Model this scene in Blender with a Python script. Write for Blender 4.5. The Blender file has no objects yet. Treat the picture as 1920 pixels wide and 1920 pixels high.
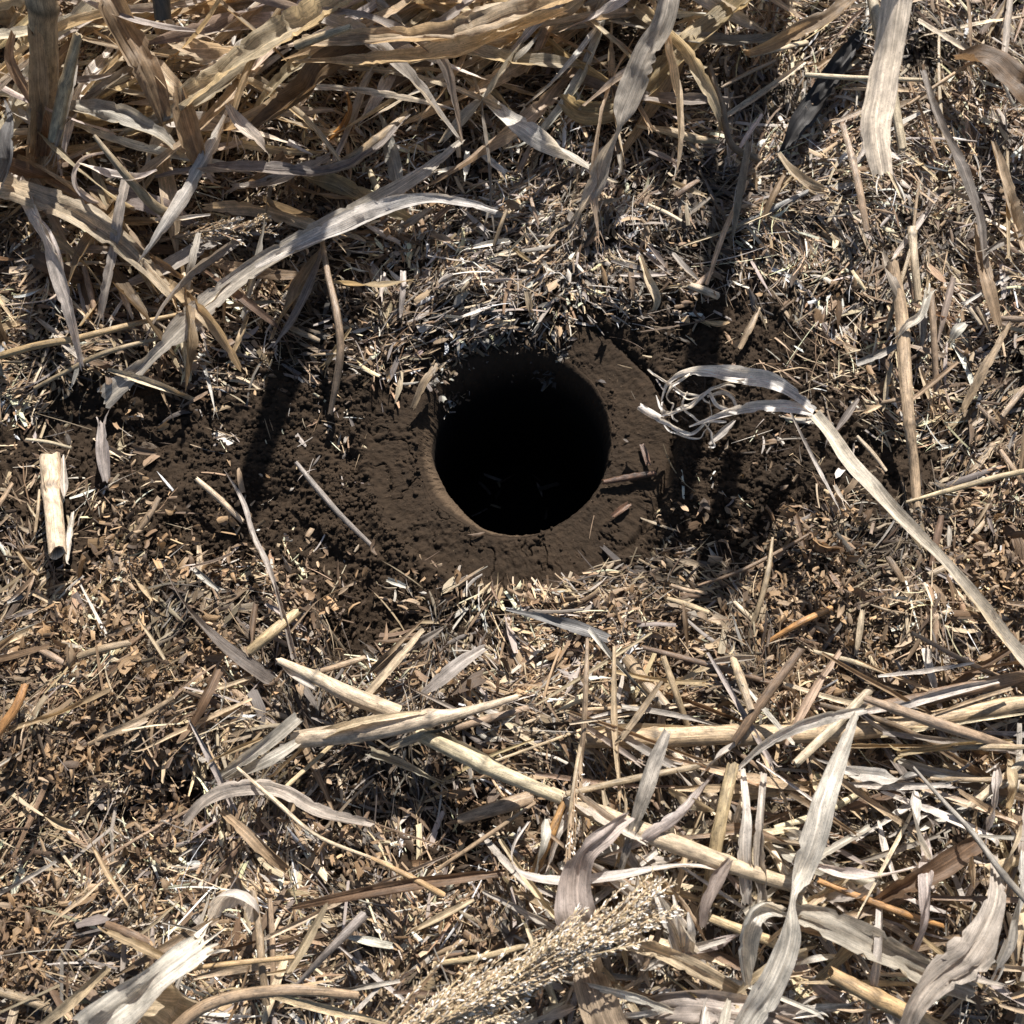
import bpy, math, numpy as np
from mathutils import Vector
R = math.radians
rng = np.random.default_rng(11)
SC = bpy.context.scene
COL = SC.collection

# ---------------------------------------------------------------- camera, sky, sun, exposure
CAM_H, TILT, HALF = 0.645, R(20.0), math.tan(R(25.0))
cd = bpy.data.cameras.new('camera'); cam = bpy.data.objects.new('camera', cd); COL.objects.link(cam)
cam.location = (0, 0, CAM_H); cam.rotation_euler = (TILT, 0, 0)
cd.sensor_width = 36; cd.sensor_height = 36; cd.lens = 18 / HALF
cd.clip_start = 0.01; cd.clip_end = 100
cd.dof.use_dof = True; cd.dof.focus_distance = 0.665; cd.dof.aperture_fstop = 15
SC.camera = cam
SUN_EL, SUN_AZ = R(43), R(14)            # azimuth measured from +Y towards +X
SUN = np.array([math.sin(SUN_AZ) * math.cos(SUN_EL), math.cos(SUN_AZ) * math.cos(SUN_EL), math.sin(SUN_EL)])
w = bpy.data.worlds.new("World"); SC.world = w; w.use_nodes = True
nt = w.node_tree; bg = nt.nodes['Background']
sky = nt.nodes.new('ShaderNodeTexSky'); sky.sky_type = 'NISHITA'; sky.sun_disc = False
sky.sun_elevation = SUN_EL; sky.sun_rotation = SUN_AZ
nt.links.new(sky.outputs[0], bg.inputs[0]); bg.inputs[1].default_value = 0.055
sl = bpy.data.lights.new('sun', 'SUN'); sl.energy = 4.9; sl.angle = R(0.55); sl.color = (1.0, 0.945, 0.88)
so = bpy.data.objects.new('sun', sl); COL.objects.link(so)
so.rotation_euler = Vector(tuple(-SUN)).to_track_quat('-Z', 'Y').to_euler()
SC.view_settings.view_transform = 'Standard'; SC.view_settings.look = 'None'
SC.view_settings.exposure = 1.0; SC.view_settings.gamma = 1
SC.cycles.max_bounces = 8; SC.cycles.diffuse_bounces = 3; SC.cycles.transmission_bounces = 4

CT, ST = math.cos(TILT), math.sin(TILT)
MM = 0.001
PX = 0.000335                            # one photo pixel on the ground, metres


def W(px, py, z=0.0):
    """the world point at height z that lies under a place in the photograph"""
    px = np.asarray(px, float); py = np.asarray(py, float); z = np.asarray(z, float)
    u = (px - 960) / 960 * HALF; v = (960 - py) / 960 * HALF
    dy = v * CT + ST; dz = v * ST - CT
    t = (z - CAM_H) / dz
    return np.stack(np.broadcast_arrays(u * t, dy * t, z), -1)


def proj(x, y, z=0.0):
    zz = z - CAM_H
    d = y * ST - zz * CT; v = y * CT + zz * ST
    return 960 + x / d / HALF * 960, 960 - v / d / HALF * 960


# ---------------------------------------------------------------- noise
def _h(ix, iy, s):
    n = (ix.astype(np.int64) * 374761393 + iy.astype(np.int64) * 668265263 + s * 974711) & 0xFFFFFFFF
    n = ((n ^ (n >> 13)) * 1274126177) & 0xFFFFFFFF
    n = ((n ^ (n >> 16)) * 2246822519) & 0xFFFFFFFF
    return ((n ^ (n >> 15)) & 0xFFFFFF) / float(0xFFFFFF)


def vn(x, y, s=0):
    ix = np.floor(x); iy = np.floor(y); fx = x - ix; fy = y - iy
    fx = fx * fx * (3 - 2 * fx); fy = fy * fy * (3 - 2 * fy)
    a = _h(ix, iy, s); b = _h(ix + 1, iy, s); c = _h(ix, iy + 1, s); d = _h(ix + 1, iy + 1, s)
    return (a + (b - a) * fx) * (1 - fy) + (c + (d - c) * fx) * fy


def fbm(x, y, s=0, o=4):
    r = 0; a = .5; t = 0
    for i in range(o):
        r = r + a * vn(x, y, s + i * 17); t += a; x = x * 2.03 + 7.1; y = y * 2.03 + 3.7; a *= .5
    return r / t


def crumb(x, y, s):
    """rounded clods, each of its own height"""
    ix = np.floor(x); iy = np.floor(y); best = np.zeros_like(x)
    for dx in (-1, 0, 1):
        for dy in (-1, 0, 1):
            cx = ix + dx; cy = iy + dy
            px = cx + _h(cx, cy, s); py = cy + _h(cx, cy, s + 5); r = .45 + .5 * _h(cx, cy, s + 9)
            d2 = ((x - px) ** 2 + (y - py) ** 2) / (r * r)
            best = np.maximum(best, np.sqrt(np.maximum(0, 1 - d2)) * r)
    return best


# ---------------------------------------------------------------- maps of the ground, read off the photograph (16 x 16 cells)
DENS = np.array([[int(c) for c in r] for r in (
    "8888888888899999", "8888888888899999", "8888888777899999", "9999888888899999",
    "9988567997535699", "7876456731112578", "5322221000012468", "3311100000011246",
    "4422110112325676", "7777422478776888", "8888756678888888", "8888888578888888",
    "7436753348888888", "6667765478888888", "4788888888888888", "5888888888888888")], float)
# how high the litter and soil are heaped (mm)
HEAP = np.array([[int(c, 36) for c in r] for r in (
    "uuuuuttsqomkiihh", "tttttssqomkiihhg", "pppponmkjihhhhgg", "mlkjihgggggggggf",
    "ihgfecegggedefgg", "ecbbaabdb8899cef", "a999987555888bde", "9999975555888acd",
    "aaa998755667accd", "dcbaa988abbcehji", "kigca99bbcccdefg", "jhecb99abccccdee",
    "ia679ca75bceeeee", "c989dddb9dfffffg", "adfgfeegijiiiiii", "cfijhggklmlllkkj")], float)
# share of cool grey, weathered straw; above the hole also bluish shade painted in
GREY = np.array([[int(c) for c in r] for r in (
    "2233322222334443", "2333333333444443", "3333444566665544", "3333445677666555",
    "3333456788655544", "3333566777554444", "3334665555443334", "3333655555444333",
    "2222455543332223", "1122344432221112", "1112455554333333", "1123555555444444",
    "1235555444555554", "2345544444555554", "2455544455555554", "3455544455555554")], float)


def smap(m, px, py):
    fx = np.clip((np.asarray(px, float) - 60) / 120, 0, 14.999); fy = np.clip((np.asarray(py, float) - 60) / 120, 0, 14.999)
    ix = fx.astype(int); iy = fy.astype(int); fx = fx - ix; fy = fy - iy
    fx = fx * fx * (3 - 2 * fx); fy = fy * fy * (3 - 2 * fy)
    return (m[iy, ix] * (1 - fx) + m[iy, ix + 1] * fx) * (1 - fy) + (m[iy + 1, ix] * (1 - fx) + m[iy + 1, ix + 1] * fx) * fy


HC = W(974, 832, 0)[:2]                  # hole centre
def _polar(pts):
    p = W([a for a, b in pts], [b for a, b in pts], 0)[:, :2] - HC
    th = np.arctan2(p[:, 1], p[:, 0]); r = np.hypot(p[:, 0], p[:, 1]); o = np.argsort(th); th = th[o]; r = r[o]
    return np.concatenate([th - 2 * np.pi, th, th + 2 * np.pi]), np.concatenate([r] * 3)
RIM = _polar([(1147, 800), (1142, 860), (1122, 915), (1080, 962), (1030, 992), (980, 1006), (935, 1006), (893, 996), (856, 972), (816, 944),
              (790, 893), (783, 830), (785, 780), (800, 735), (840, 690), (900, 655), (965, 640), (1025, 652), (1075, 684), (1115, 725), (1138, 765)])
INN = _polar([(1143, 800), (1138, 860), (1118, 912), (1076, 957), (1028, 986), (985, 998), (945, 993), (900, 970), (859, 930), (826, 880),
              (809, 835), (803, 790), (820, 760), (862, 728), (912, 702), (965, 688), (1020, 685), (1065, 700), (1105, 735), (1132, 770)])
DISC = 0.0965


def rim_r(th): return np.interp(th, *RIM)
def inn_r(th): return np.interp(th, *INN)


def ss(a, b, x):
    t = np.clip((x - a) / (b - a), 0, 1); return t * t * (3 - 2 * t)


def soil_z(x, y, fine=True):
    """height of the bare soil"""
    px, py = proj(x, y, 0.0)
    far = ss(.30, .6, np.hypot(x, y - .27))
    heap = (smap(HEAP, px, py) - 5) * .62 * MM * 1.0
    r = np.hypot(x - HC[0], y - HC[1]); th = np.arctan2(y - HC[1], x - HC[0])
    dr = DISC * (1 + .02 * np.sin(3 * th + 1) + .012 * np.sin(7 * th))
    m = ss(dr - .001, dr + .004, r)       # 0 on the pressed ring, 1 outside it
    up = np.clip(np.sin(th), 0, 1)
    m = np.maximum(m, up ** .7 * ss(0, .02, r - rim_r(th)) * .6)
    ridge = np.exp(-((r - dr - .007) / .006) ** 2) * (.35 + .65 * vn(th * 6, r * 0, 3)) * 3.2 * MM * (1 - .9 * up)
    groove = np.exp(-((r - dr - .001) / .0022) ** 2) * np.clip(np.cos(th), 0, 1) ** 2 * -6 * MM
    z = m * (heap + 2 * MM + (fbm(x * 14, y * 14, 4, 2) - .5) * 14 * MM + (fbm(x * 45, y * 45, 3, 3) - .5) * 9 * MM) + ridge + groove
    z = z + (1 - m) * ((fbm(x * 60, y * 60, 8, 3) - .5) * 2.2 * MM)
    if fine:
        loose = m * (1 - far)
        pk = ss(.3, .7, fbm(x * 55, y * 55, 14, 2))
        z = z + loose * (crumb(x * 120, y * 120, 21) * 2.2 * pk + crumb(x * 260, y * 260, 31) * 2.2 * (.3 + .7 * pk) + crumb(x * 520, y * 520, 41) * 1.3 + (fbm(x * 300, y * 300, 43, 4) - .5) * 5.0) * MM
        z = z + (1 - m) * (fbm(x * 420, y * 420, 51, 3) - .5) * 1.5 * MM - (1 - m) * np.exp(-(np.abs(fbm(x * 55, y * 55, 53, 4) - .5) / .012) ** 2) * ss(.4, .55, vn(x * 30, y * 30, 5)) * 2.4 * MM
        z = z + (1 - m) * (crumb(x * 260, y * 260, 61) * 1.3 + (fbm(x * 300, y * 300, 65, 3) - .5) * 3) * ss(.47, .72, fbm(x * 45, y * 45, 12, 2)) * MM
    return z


def top_z(x, y):
    """height on which a loose piece would come to lie"""
    px, py = proj(x, y, 0.0)
    return soil_z(x, y, False) + 2.5 * MM + smap(DENS, px, py) / 9 * 7 * MM


# ---------------------------------------------------------------- materials
def nodes(m):
    m.use_nodes = True; t = m.node_tree
    return t, t.nodes['Principled BSDF'], t.nodes['Material Output']


def mat_straw(name, trans=.22, rough=.5, spec=.45, stripe=2200, contrast=.55, spots=.35, rib=False):
    m = bpy.data.materials.new(name); t, b, out = nodes(m); N = t.nodes.new; L = t.links.new
    a = N('ShaderNodeAttribute'); a.attribute_name = 'tint'
    f = N('ShaderNodeAttribute'); f.attribute_name = 'fib'
    def noise(sx, sy, det=3, ro=.6):
        mp = N('ShaderNodeMapping'); mp.inputs['Scale'].default_value = (sx, sy, 37.0); L(f.outputs['Vector'], mp.inputs['Vector'])
        n = N('ShaderNodeTexNoise'); n.inputs['Scale'].default_value = 1; n.inputs['Detail'].default_value = det; n.inputs['Roughness'].default_value = ro
        L(mp.outputs[0], n.inputs['Vector']); return n.outputs['Fac']
    fib = noise(28, stripe, 3, .65); blot = noise(140, 380, 4, .6); dot = noise(900, 1500, 2, .5)
    def ramp(src, p0, v0, p1, v1):
        r = N('ShaderNodeMapRange'); r.inputs[1].default_value = p0; r.inputs[2].default_value = p1; r.inputs[3].default_value = v0; r.inputs[4].default_value = v1
        L(src, r.inputs[0]); return r.outputs[0]
    k1 = ramp(fib, .3, 1 - contrast, .7, 1 + contrast * .45)
    k2 = ramp(blot, .3, 1 - spots, .7, 1 + spots * .5)
    k3 = ramp(dot, .58, 1, .72, 1 - spots * .9)
    if rib:
        sp = N('ShaderNodeSeparateXYZ'); L(f.outputs['Vector'], sp.inputs[0])
        ab = N('ShaderNodeMath'); ab.operation = 'ABSOLUTE'; L(sp.outputs['Y'], ab.inputs[0])
        r1 = ramp(ab.outputs[0], .0003, 1.35, .00065, 1.0)
        kk = N('ShaderNodeMath'); kk.operation = 'MULTIPLY'; L(r1, kk.inputs[0]); L(k3, kk.inputs[1]); k3 = kk.outputs[0]
    mu = N('ShaderNodeMath'); mu.operation = 'MULTIPLY'; L(k1, mu.inputs[0]); L(k2, mu.inputs[1])
    mv = N('ShaderNodeMath'); mv.operation = 'MULTIPLY'; L(mu.outputs[0], mv.inputs[0]); L(k3, mv.inputs[1])
    vm = N('ShaderNodeVectorMath'); vm.operation = 'SCALE'; L(a.outputs['Color'], vm.inputs[0]); L(mv.outputs[0], vm.inputs['Scale'])
    L(vm.outputs[0], b.inputs['Base Color'])
    b.inputs['Roughness'].default_value = rough; b.inputs['Specular IOR Level'].default_value = spec
    bu = N('ShaderNodeBump'); bu.inputs['Strength'].default_value = .7; bu.inputs['Distance'].default_value = .0005
    L(fib, bu.inputs['Height']); L(bu.outputs[0], b.inputs['Normal'])
    if trans:
        tr = N('ShaderNodeBsdfTranslucent'); L(bu.outputs[0], tr.inputs['Normal'])
        tc = N('ShaderNodeVectorMath'); tc.operation = 'MULTIPLY'; tc.inputs[1].default_value = (1.25, 1.14, .98); L(vm.outputs[0], tc.inputs[0]); L(tc.outputs[0], tr.inputs['Color'])
        mx = N('ShaderNodeMixShader'); mx.inputs[0].default_value = trans; L(b.outputs[0], mx.inputs[1]); L(tr.outputs[0], mx.inputs[2]); L(mx.outputs[0], out.inputs['Surface'])
    return m


M_LEAF = mat_straw('dry_leaf_skin', .46, .48, .45, 3400, .5, .4, True)
M_STALK = mat_straw('straw_stalk_skin', 0, .42, .5, 4600, .62, .6)
M_CHIP = mat_straw('chopped_straw_skin', .12, .55, .4, 3200, .45, .3)
M_DARK = mat_straw('charred_straw_skin', 0, .6, .3, 2600, .7, .4)
M_SEED = mat_straw('seed_skin', .1, .5, .4, 900, .25, .2)


def mat_soil(name, crumbs=False):
    m = bpy.data.materials.new(name); t, b, out = nodes(m); N = t.nodes.new; L = t.links.new
    tc = N('ShaderNodeTexCoord')
    def noise(s, d=5, ro=.6):
        n = N('ShaderNodeTexNoise'); n.inputs['Scale'].default_value = s; n.inputs['Detail'].default_value = d; n.inputs['Roughness'].default_value = ro
        L(tc.outputs['Object'], n.inputs['Vector']); return n.outputs['Fac']
    n1, n2, n3 = noise(14), noise(260), noise(1500, 3)
    r = N('ShaderNodeValToRGB'); e = r.color_ramp.elements
    e[0].position = .32; e[0].color = (.017, .0112, .0065, 1); e[1].position = .70; e[1].color = (.043, .0275, .0158, 1)
    mixv = N('ShaderNodeMath'); mixv.operation = 'MULTIPLY_ADD'; mixv.inputs[1].default_value = .45; L(n1, mixv.inputs[0])
    h = N('ShaderNodeMath'); h.operation = 'MULTIPLY'; h.inputs[1].default_value = .55; L(n2, h.inputs[0]); L(h.outputs[0], mixv.inputs[2])
    L(mixv.outputs[0], r.inputs[0])
    # pale specks of mineral grit and root fibre
    sp = N('ShaderNodeTexVoronoi'); sp.inputs['Scale'].default_value = 420; L(tc.outputs['Object'], sp.inputs['Vector'])
    mr = N('ShaderNodeMapRange'); mr.inputs[1].default_value = .10; mr.inputs[2].default_value = .04; L(sp.outputs['Distance'], mr.inputs[0])
    gate = N('ShaderNodeMath'); gate.operation = 'GREATER_THAN'; gate.inputs[1].default_value = .8
    sx = N('ShaderNodeSeparateColor'); L(sp.outputs['Color'], sx.inputs[0]); L(sx.outputs[0], gate.inputs[0])
    mm = N('ShaderNodeMath'); mm.operation = 'MULTIPLY'; L(mr.outputs[0], mm.inputs[0]); L(gate.outputs[0], mm.inputs[1])
    mc = N('ShaderNodeMix'); mc.data_type = 'RGBA'; mc.inputs[7].default_value = (.26, .19, .12, 1); L(mm.outputs[0], mc.inputs[0]); L(r.outputs[0], mc.inputs[6])
    # sunlight painted paler on the lower left lip, deep shade below painted nearly black
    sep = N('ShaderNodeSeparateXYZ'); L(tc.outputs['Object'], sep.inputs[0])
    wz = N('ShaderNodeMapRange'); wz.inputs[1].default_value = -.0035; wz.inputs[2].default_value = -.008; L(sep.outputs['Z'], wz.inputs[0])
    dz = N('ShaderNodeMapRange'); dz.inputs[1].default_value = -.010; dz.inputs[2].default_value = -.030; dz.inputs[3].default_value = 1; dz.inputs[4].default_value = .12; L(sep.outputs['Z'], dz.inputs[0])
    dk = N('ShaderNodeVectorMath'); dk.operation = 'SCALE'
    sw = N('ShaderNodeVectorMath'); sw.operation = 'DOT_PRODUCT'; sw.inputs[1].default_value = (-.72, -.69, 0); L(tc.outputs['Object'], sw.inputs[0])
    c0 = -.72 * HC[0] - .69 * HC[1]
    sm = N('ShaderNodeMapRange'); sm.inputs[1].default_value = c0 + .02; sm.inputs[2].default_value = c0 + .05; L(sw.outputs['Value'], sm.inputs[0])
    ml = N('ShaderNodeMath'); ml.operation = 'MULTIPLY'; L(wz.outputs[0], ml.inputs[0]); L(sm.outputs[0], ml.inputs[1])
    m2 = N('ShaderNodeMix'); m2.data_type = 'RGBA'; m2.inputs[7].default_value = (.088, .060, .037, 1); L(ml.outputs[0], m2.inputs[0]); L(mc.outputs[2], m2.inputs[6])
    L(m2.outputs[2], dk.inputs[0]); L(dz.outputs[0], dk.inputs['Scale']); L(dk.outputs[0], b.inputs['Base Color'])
    b.inputs['Roughness'].default_value = .88; b.inputs['Specular IOR Level'].default_value = .2
    bu = N('ShaderNodeBump'); bu.inputs['Strength'].default_value = .9; bu.inputs['Distance'].default_value = .0012
    ad = N('ShaderNodeMath'); ad.operation = 'MULTIPLY_ADD'; ad.inputs[1].default_value = .5; L(n3, ad.inputs[0]); L(n2, ad.inputs[2]); L(ad.outputs[0], bu.inputs['Height'])
    L(bu.outputs[0], b.inputs['Normal'])
    return m


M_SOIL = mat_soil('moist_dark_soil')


# ---------------------------------------------------------------- mesh buffers
def link_mesh(name, V, F, mat, tint=None, fib=None, parent=None, smooth=True, F3=None):
    me = bpy.data.meshes.new(name)
    nv = len(V); nf = len(F); n3 = 0 if F3 is None else len(F3)
    me.vertices.add(nv); me.vertices.foreach_set('co', np.asarray(V, np.float32).ravel())
    me.loops.add(nf * 4 + n3 * 3); me.polygons.add(nf + n3)
    li = np.asarray(F, np.int32).ravel()
    st = np.arange(nf, dtype=np.int32) * 4; tot = np.full(nf, 4, np.int32)
    if n3:
        li = np.concatenate([li, np.asarray(F3, np.int32).ravel()]); st = np.concatenate([st, nf * 4 + np.arange(n3, dtype=np.int32) * 3]); tot = np.concatenate([tot, np.full(n3, 3, np.int32)])
    me.loops.foreach_set('vertex_index', li); me.polygons.foreach_set('loop_start', st); me.polygons.foreach_set('loop_total', tot)
    if smooth: me.polygons.foreach_set('use_smooth', np.ones(nf + n3, bool))
    me.update(calc_edges=True)
    if tint is not None:
        a = me.attributes.new('tint', 'FLOAT_COLOR', 'POINT'); c = np.ones((nv, 4), np.float32); c[:, :3] = tint; a.data.foreach_set('color', c.ravel())
    if fib is not None:
        a = me.attributes.new('fib', 'FLOAT_VECTOR', 'POINT'); a.data.foreach_set('vector', np.asarray(fib, np.float32).ravel())
    me.materials.append(mat)
    o = bpy.data.objects.new(name, me); COL.objects.link(o)
    if parent is not None: o.parent = parent
    return o


def tag(o, label=None, cat=None, group=None, kind=None):
    for k, v in (('label', label), ('category', cat), ('group', group), ('kind', kind)):
        if v: o[k] = v
    return o


def empty(name, loc=(0, 0, 0)):
    o = bpy.data.objects.new(name, None); COL.objects.link(o); o.location = loc; o.empty_display_size = .01; return o


class Buf:
    def __init__(s): s.V, s.F, s.T, s.B, s.n = [], [], [], [], 0
    def grid(s, P, tint, fib):                     # P: (a, b, 3)
        a, b = P.shape[:2]; i = np.arange(a * b).reshape(a, b) + s.n
        s.F.append(np.stack([i[:-1, :-1], i[:-1, 1:], i[1:, 1:], i[1:, :-1]], -1).reshape(-1, 4))
        s.V.append(P.reshape(-1, 3)); s.B.append(fib.reshape(-1, 3)); s.T.append(np.broadcast_to(tint, P.shape).reshape(-1, 3)); s.n += a * b
    def build(s, name, mat, parent=None):
        V = np.concatenate(s.V)
        org = np.zeros(3)
        if parent is None: org = V.mean(0); org[2] = V[:, 2].min()
        else: org = np.array(parent.location)
        o = link_mesh(name, V - org, np.concatenate(s.F), mat, np.concatenate(s.T), np.concatenate(s.B), parent)
        if parent is None: o.location = org
        return o


TONES = {'cream': (.62, .495, .335), 'straw': (.50, .375, .225), 'gold': (.47, .32, .16), 'tan': (.36, .257, .162), 'brown': (.20, .129, .076), 'dark': (.095, .063, .040),
         'grey': (.38, .33, .28), 'white': (.80, .745, .66), 'silver': (.59, .53, .455), 'lilac': (.26, .22, .19), 'char': (.033, .030, .028), 'orange': (.47, .245, .09),
         'rust': (.15, .075, .040), 'slate': (.23, .218, .21)}


def tone(k, j=.08):
    c = np.array(TONES[k]) if isinstance(k, str) else np.array(k)
    return c * (1 + rng.normal(0, j)) * (1 + rng.normal(0, .02, 3))


def spline(P, step=.0025):
    P = np.asarray(P, float)
    if len(P) == 2: P = np.array([P[0], (P[0] + P[1]) / 2, P[1]])
    Q = np.concatenate([[2 * P[0] - P[1]], P, [2 * P[-1] - P[-2]]])
    out = []
    for i in range(len(P) - 1):
        n = max(2, int(np.linalg.norm(P[i + 1, :3] - P[i, :3]) / step))
        t = np.linspace(0, 1, n, endpoint=False)[:, None]
        a, b, c, d = Q[i:i + 4]
        out.append(.5 * (2 * b + (c - a) * t + (2 * a - 5 * b + 4 * c - d) * t * t + (3 * b - a - 3 * c + d) * t ** 3))
    out.append(P[-1:]); return np.concatenate(out)


def frames(C):
    T = np.gradient(C, axis=0); T /= np.linalg.norm(T, axis=1, keepdims=True) + 1e-12
    up = np.array([0, 0, 1.0]) if abs(T[0, 2]) < .85 else np.array([0, -1.0, .3])
    S = np.zeros_like(T); s = np.cross(T[0], up); s /= np.linalg.norm(s); S[0] = s
    for i in range(1, len(T)):
        s = s - T[i] * s.dot(T[i]); s /= np.linalg.norm(s) + 1e-12; S[i] = s
    return T, S, np.cross(S, T)


def ribbon(buf, path, width, twist=0, curl=.25, tint=(.4, .3, .2), m=7, wob=.08, step=.0025, ragged=.0, crinkle=0.0, fold=0.0, cut=0.0):
    """path (n,3); width: list along the path in metres; twist: list in degrees; curl: depth of the channel as a share of the width"""
    n0 = len(path); wl = np.interp(np.linspace(0, 1, n0), np.linspace(0, 1, len(np.atleast_1d(width))), np.atleast_1d(width))
    tl = np.interp(np.linspace(0, 1, n0), np.linspace(0, 1, len(np.atleast_1d(twist))), np.atleast_1d(twist))
    A = spline(np.concatenate([np.asarray(path, float), wl[:, None], tl[:, None]], 1), step)
    C, wd, tw = A[:, :3], np.maximum(A[:, 3], 2e-4), np.radians(A[:, 4])
    n = len(C); T, S, N = frames(C)
    c, s = np.cos(tw)[:, None], np.sin(tw)[:, None]; S, N = S * c + N * s, N * c - S * s
    u = np.concatenate([[0], np.cumsum(np.linalg.norm(np.diff(C, axis=0), axis=1))])
    v = np.linspace(-1, 1, m)
    sd = int(rng.integers(1e6))
    e1 = 1 + wob * ((fbm(u / .022, u * 0 + .5, sd, 2) - .5) * 3.6 + (vn(u / .003, u * 0 + 3, sd) - .5) * .5); e2 = 1 + wob * ((fbm(u / .022, u * 0 + 9.5, sd + 3, 2) - .5) * 3.6 + (vn(u / .003, u * 0 + 7, sd) - .5) * .5)
    if ragged:
        e1 = e1 * (1 - ragged * (vn(u / .004, u * 0, sd + 8) > .86)); e2 = e2 * (1 - ragged * (vn(u / .004, u * 0 + 4, sd + 9) > .86))
    half = wd[:, None] / 2 * np.where(v < 0, e1[:, None], e2[:, None])
    cr = curl * (1 + 1.1 * (fbm(u / .03, u * 0, sd + 5, 2) - .5) * 2)[:, None]
    lift = -(1 - v ** 2) * wd[:, None] * cr + fold * np.abs(v) * wd[:, None]
    if crinkle:
        uu, vv = np.meshgrid(u, v * .5, indexing='ij')
        lift = lift + ((fbm(uu / .020 + 50, vv * 2 + sd % 97, sd + 6, 2) - .5) * .9 + (vn(uu / .05 + 9, vv * m * .9 + 7, sd + 16) - .5) * .8 + (fbm(uu / .006, vv * 3, sd + 7, 2) - .5) * .25) * crinkle * wd[:, None]
    sh = np.sqrt(np.maximum(.15, 1 - (1.4 * cr) ** 2)) * 1.0
    P = C[:, None] + S[:, None] * (half * v * sh)[..., None] + N[:, None] * lift[..., None]
    if cut:                                         # slanting or torn ends
        k = rng.normal(0, cut, (2, m)) * wd.mean()
        P[0] += T[0] * k[0][:, None]; P[-1] += T[-1] * k[1][:, None]
    fib = np.stack([np.broadcast_to(u[:, None], half.shape), half * v, np.full(half.shape, rng.random() * 9)], -1)
    al = 1 + .22 * (fbm(u / .03, u * 0 + 2, sd + 11, 2) - .5)[:, None, None] * 2
    buf.grid(P, np.asarray(tint) * al * np.ones((n, m, 1)), fib)
    return C, T, S, N


def fray(buf, p, t, s, wd, n, ln, tint, spread=.5, droop=.2):
    """strands of a torn end"""
    for i in range(n):
        o = (i / (n - 1) - .5) if n > 1 else 0
        d = t + s * o * spread * 2 + rng.normal(0, .18, 3); d /= np.linalg.norm(d)
        l = ln * rng.uniform(.5, 1.15); q = p + s * o * wd * .85
        sd = rng.normal(0, .25, 3)
        pts = [q - t * .002, q + d * l * .35 + sd * l * .1, q + d * l * .7 + sd * l * .35 - np.array([0, 0, droop * l * .3]), q + d * l + sd * l * .8 - np.array([0, 0, droop * l])]
        ribbon(buf, pts, [wd / n * 1.1, wd / n * .8, wd / n * .55, wd * .05], rng.uniform(-60, 60, 3), .3, tint, 3, .1)


def tube(buf, path, rad, tint, m=12, squash=.85, nodes_at=(), step=.003, hollow=True, ridges=.03, ragged=.5):
    n0 = len(path); rl = np.interp(np.linspace(0, 1, n0), np.linspace(0, 1, len(np.atleast_1d(rad))), np.atleast_1d(rad))
    A = spline(np.concatenate([np.asarray(path, float), rl[:, None]], 1), step)
    C, r = A[:, :3], A[:, 3]; n = len(C); T, S, N = frames(C)
    u = np.concatenate([[0], np.cumsum(np.linalg.norm(np.diff(C, axis=0), axis=1))])
    sd = int(rng.integers(1e6)); r = r * (1 + .10 * (fbm(u / .015, u * 0, sd, 2) - .5))
    tl = np.ones(n)
    for q in nodes_at:
        d = (u - q * u[-1]) / (r.mean() * .55); r = r * (1 + .22 * np.exp(-d ** 2)); tl = tl * (1 - .6 * np.exp(-(d * 1.6) ** 2)) * (1 + .2 * np.exp(-((d - 1.6) * 1.3) ** 2))
    a = np.linspace(0, 2 * np.pi, m + 1)
    rr = r[:, None] * (1 + ridges * (_h(np.arange(m + 1) % m, np.zeros(m + 1), sd) - .5)[None] * 2)
    P = C[:, None] + S[:, None] * (rr * np.cos(a))[..., None] + N[:, None] * (rr * squash * np.sin(a))[..., None]
    if ragged:
        k = _h(np.arange(m + 1) % m, np.ones(m + 1), sd) * ragged * r.mean() * 1.6
        P[0] -= T[0] * k[:, None]; P[-1] += T[-1] * k[::-1, None]
    fib = np.stack([np.broadcast_to(u[:, None], rr.shape), rr * a * .9, np.full(rr.shape, rng.random() * 9)], -1)
    tn = np.asarray(tint) * (1 + .16 * (fbm(u / .02, u * 0 + 2, sd + 11, 2) - .5) * 2)[:, None, None] * tl[:, None, None] * np.ones((n, m + 1, 1))
    buf.grid(P, tn, fib)
    for e, sg in ((0, 1), (-1, -1)):                # inner wall and pith at each cut end
        ring = P[e]; c = C[e]; Tn = T[e] * sg
        rings = [ring, c + (ring - c) * .72, c + (ring - c) * .66 + Tn * r.mean() * (1.2 if hollow else .15), c + (ring - c) * .02 + Tn * r.mean() * (1.3 if hollow else .2)]
        G = np.stack(rings); fb = np.stack([np.full(G.shape[:2], .5), np.broadcast_to(np.linspace(0, .004, m + 1), G.shape[:2]), np.full(G.shape[:2], 3.)], -1)
        sc = np.array([1.15, .9, .35, .3])[:, None, None]
        buf.grid(G if sg < 0 else G[:, ::-1], np.asarray(tint) * sc * np.ones(G.shape[:2] + (1,)), fb)


def lay(pts, lift=0):
    """photo points with a height in mm above the litter -> world path"""
    out = []
    for q in pts:
        px, py, h = q[0], q[1], q[2]
        p = W(px, py, 0)
        for _ in range(3):
            z = float(top_z(p[0:1], p[1:2])[0]) + (h + lift) * MM; p = W(px, py, z)
        out.append(p)
    return np.array(out)


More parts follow.
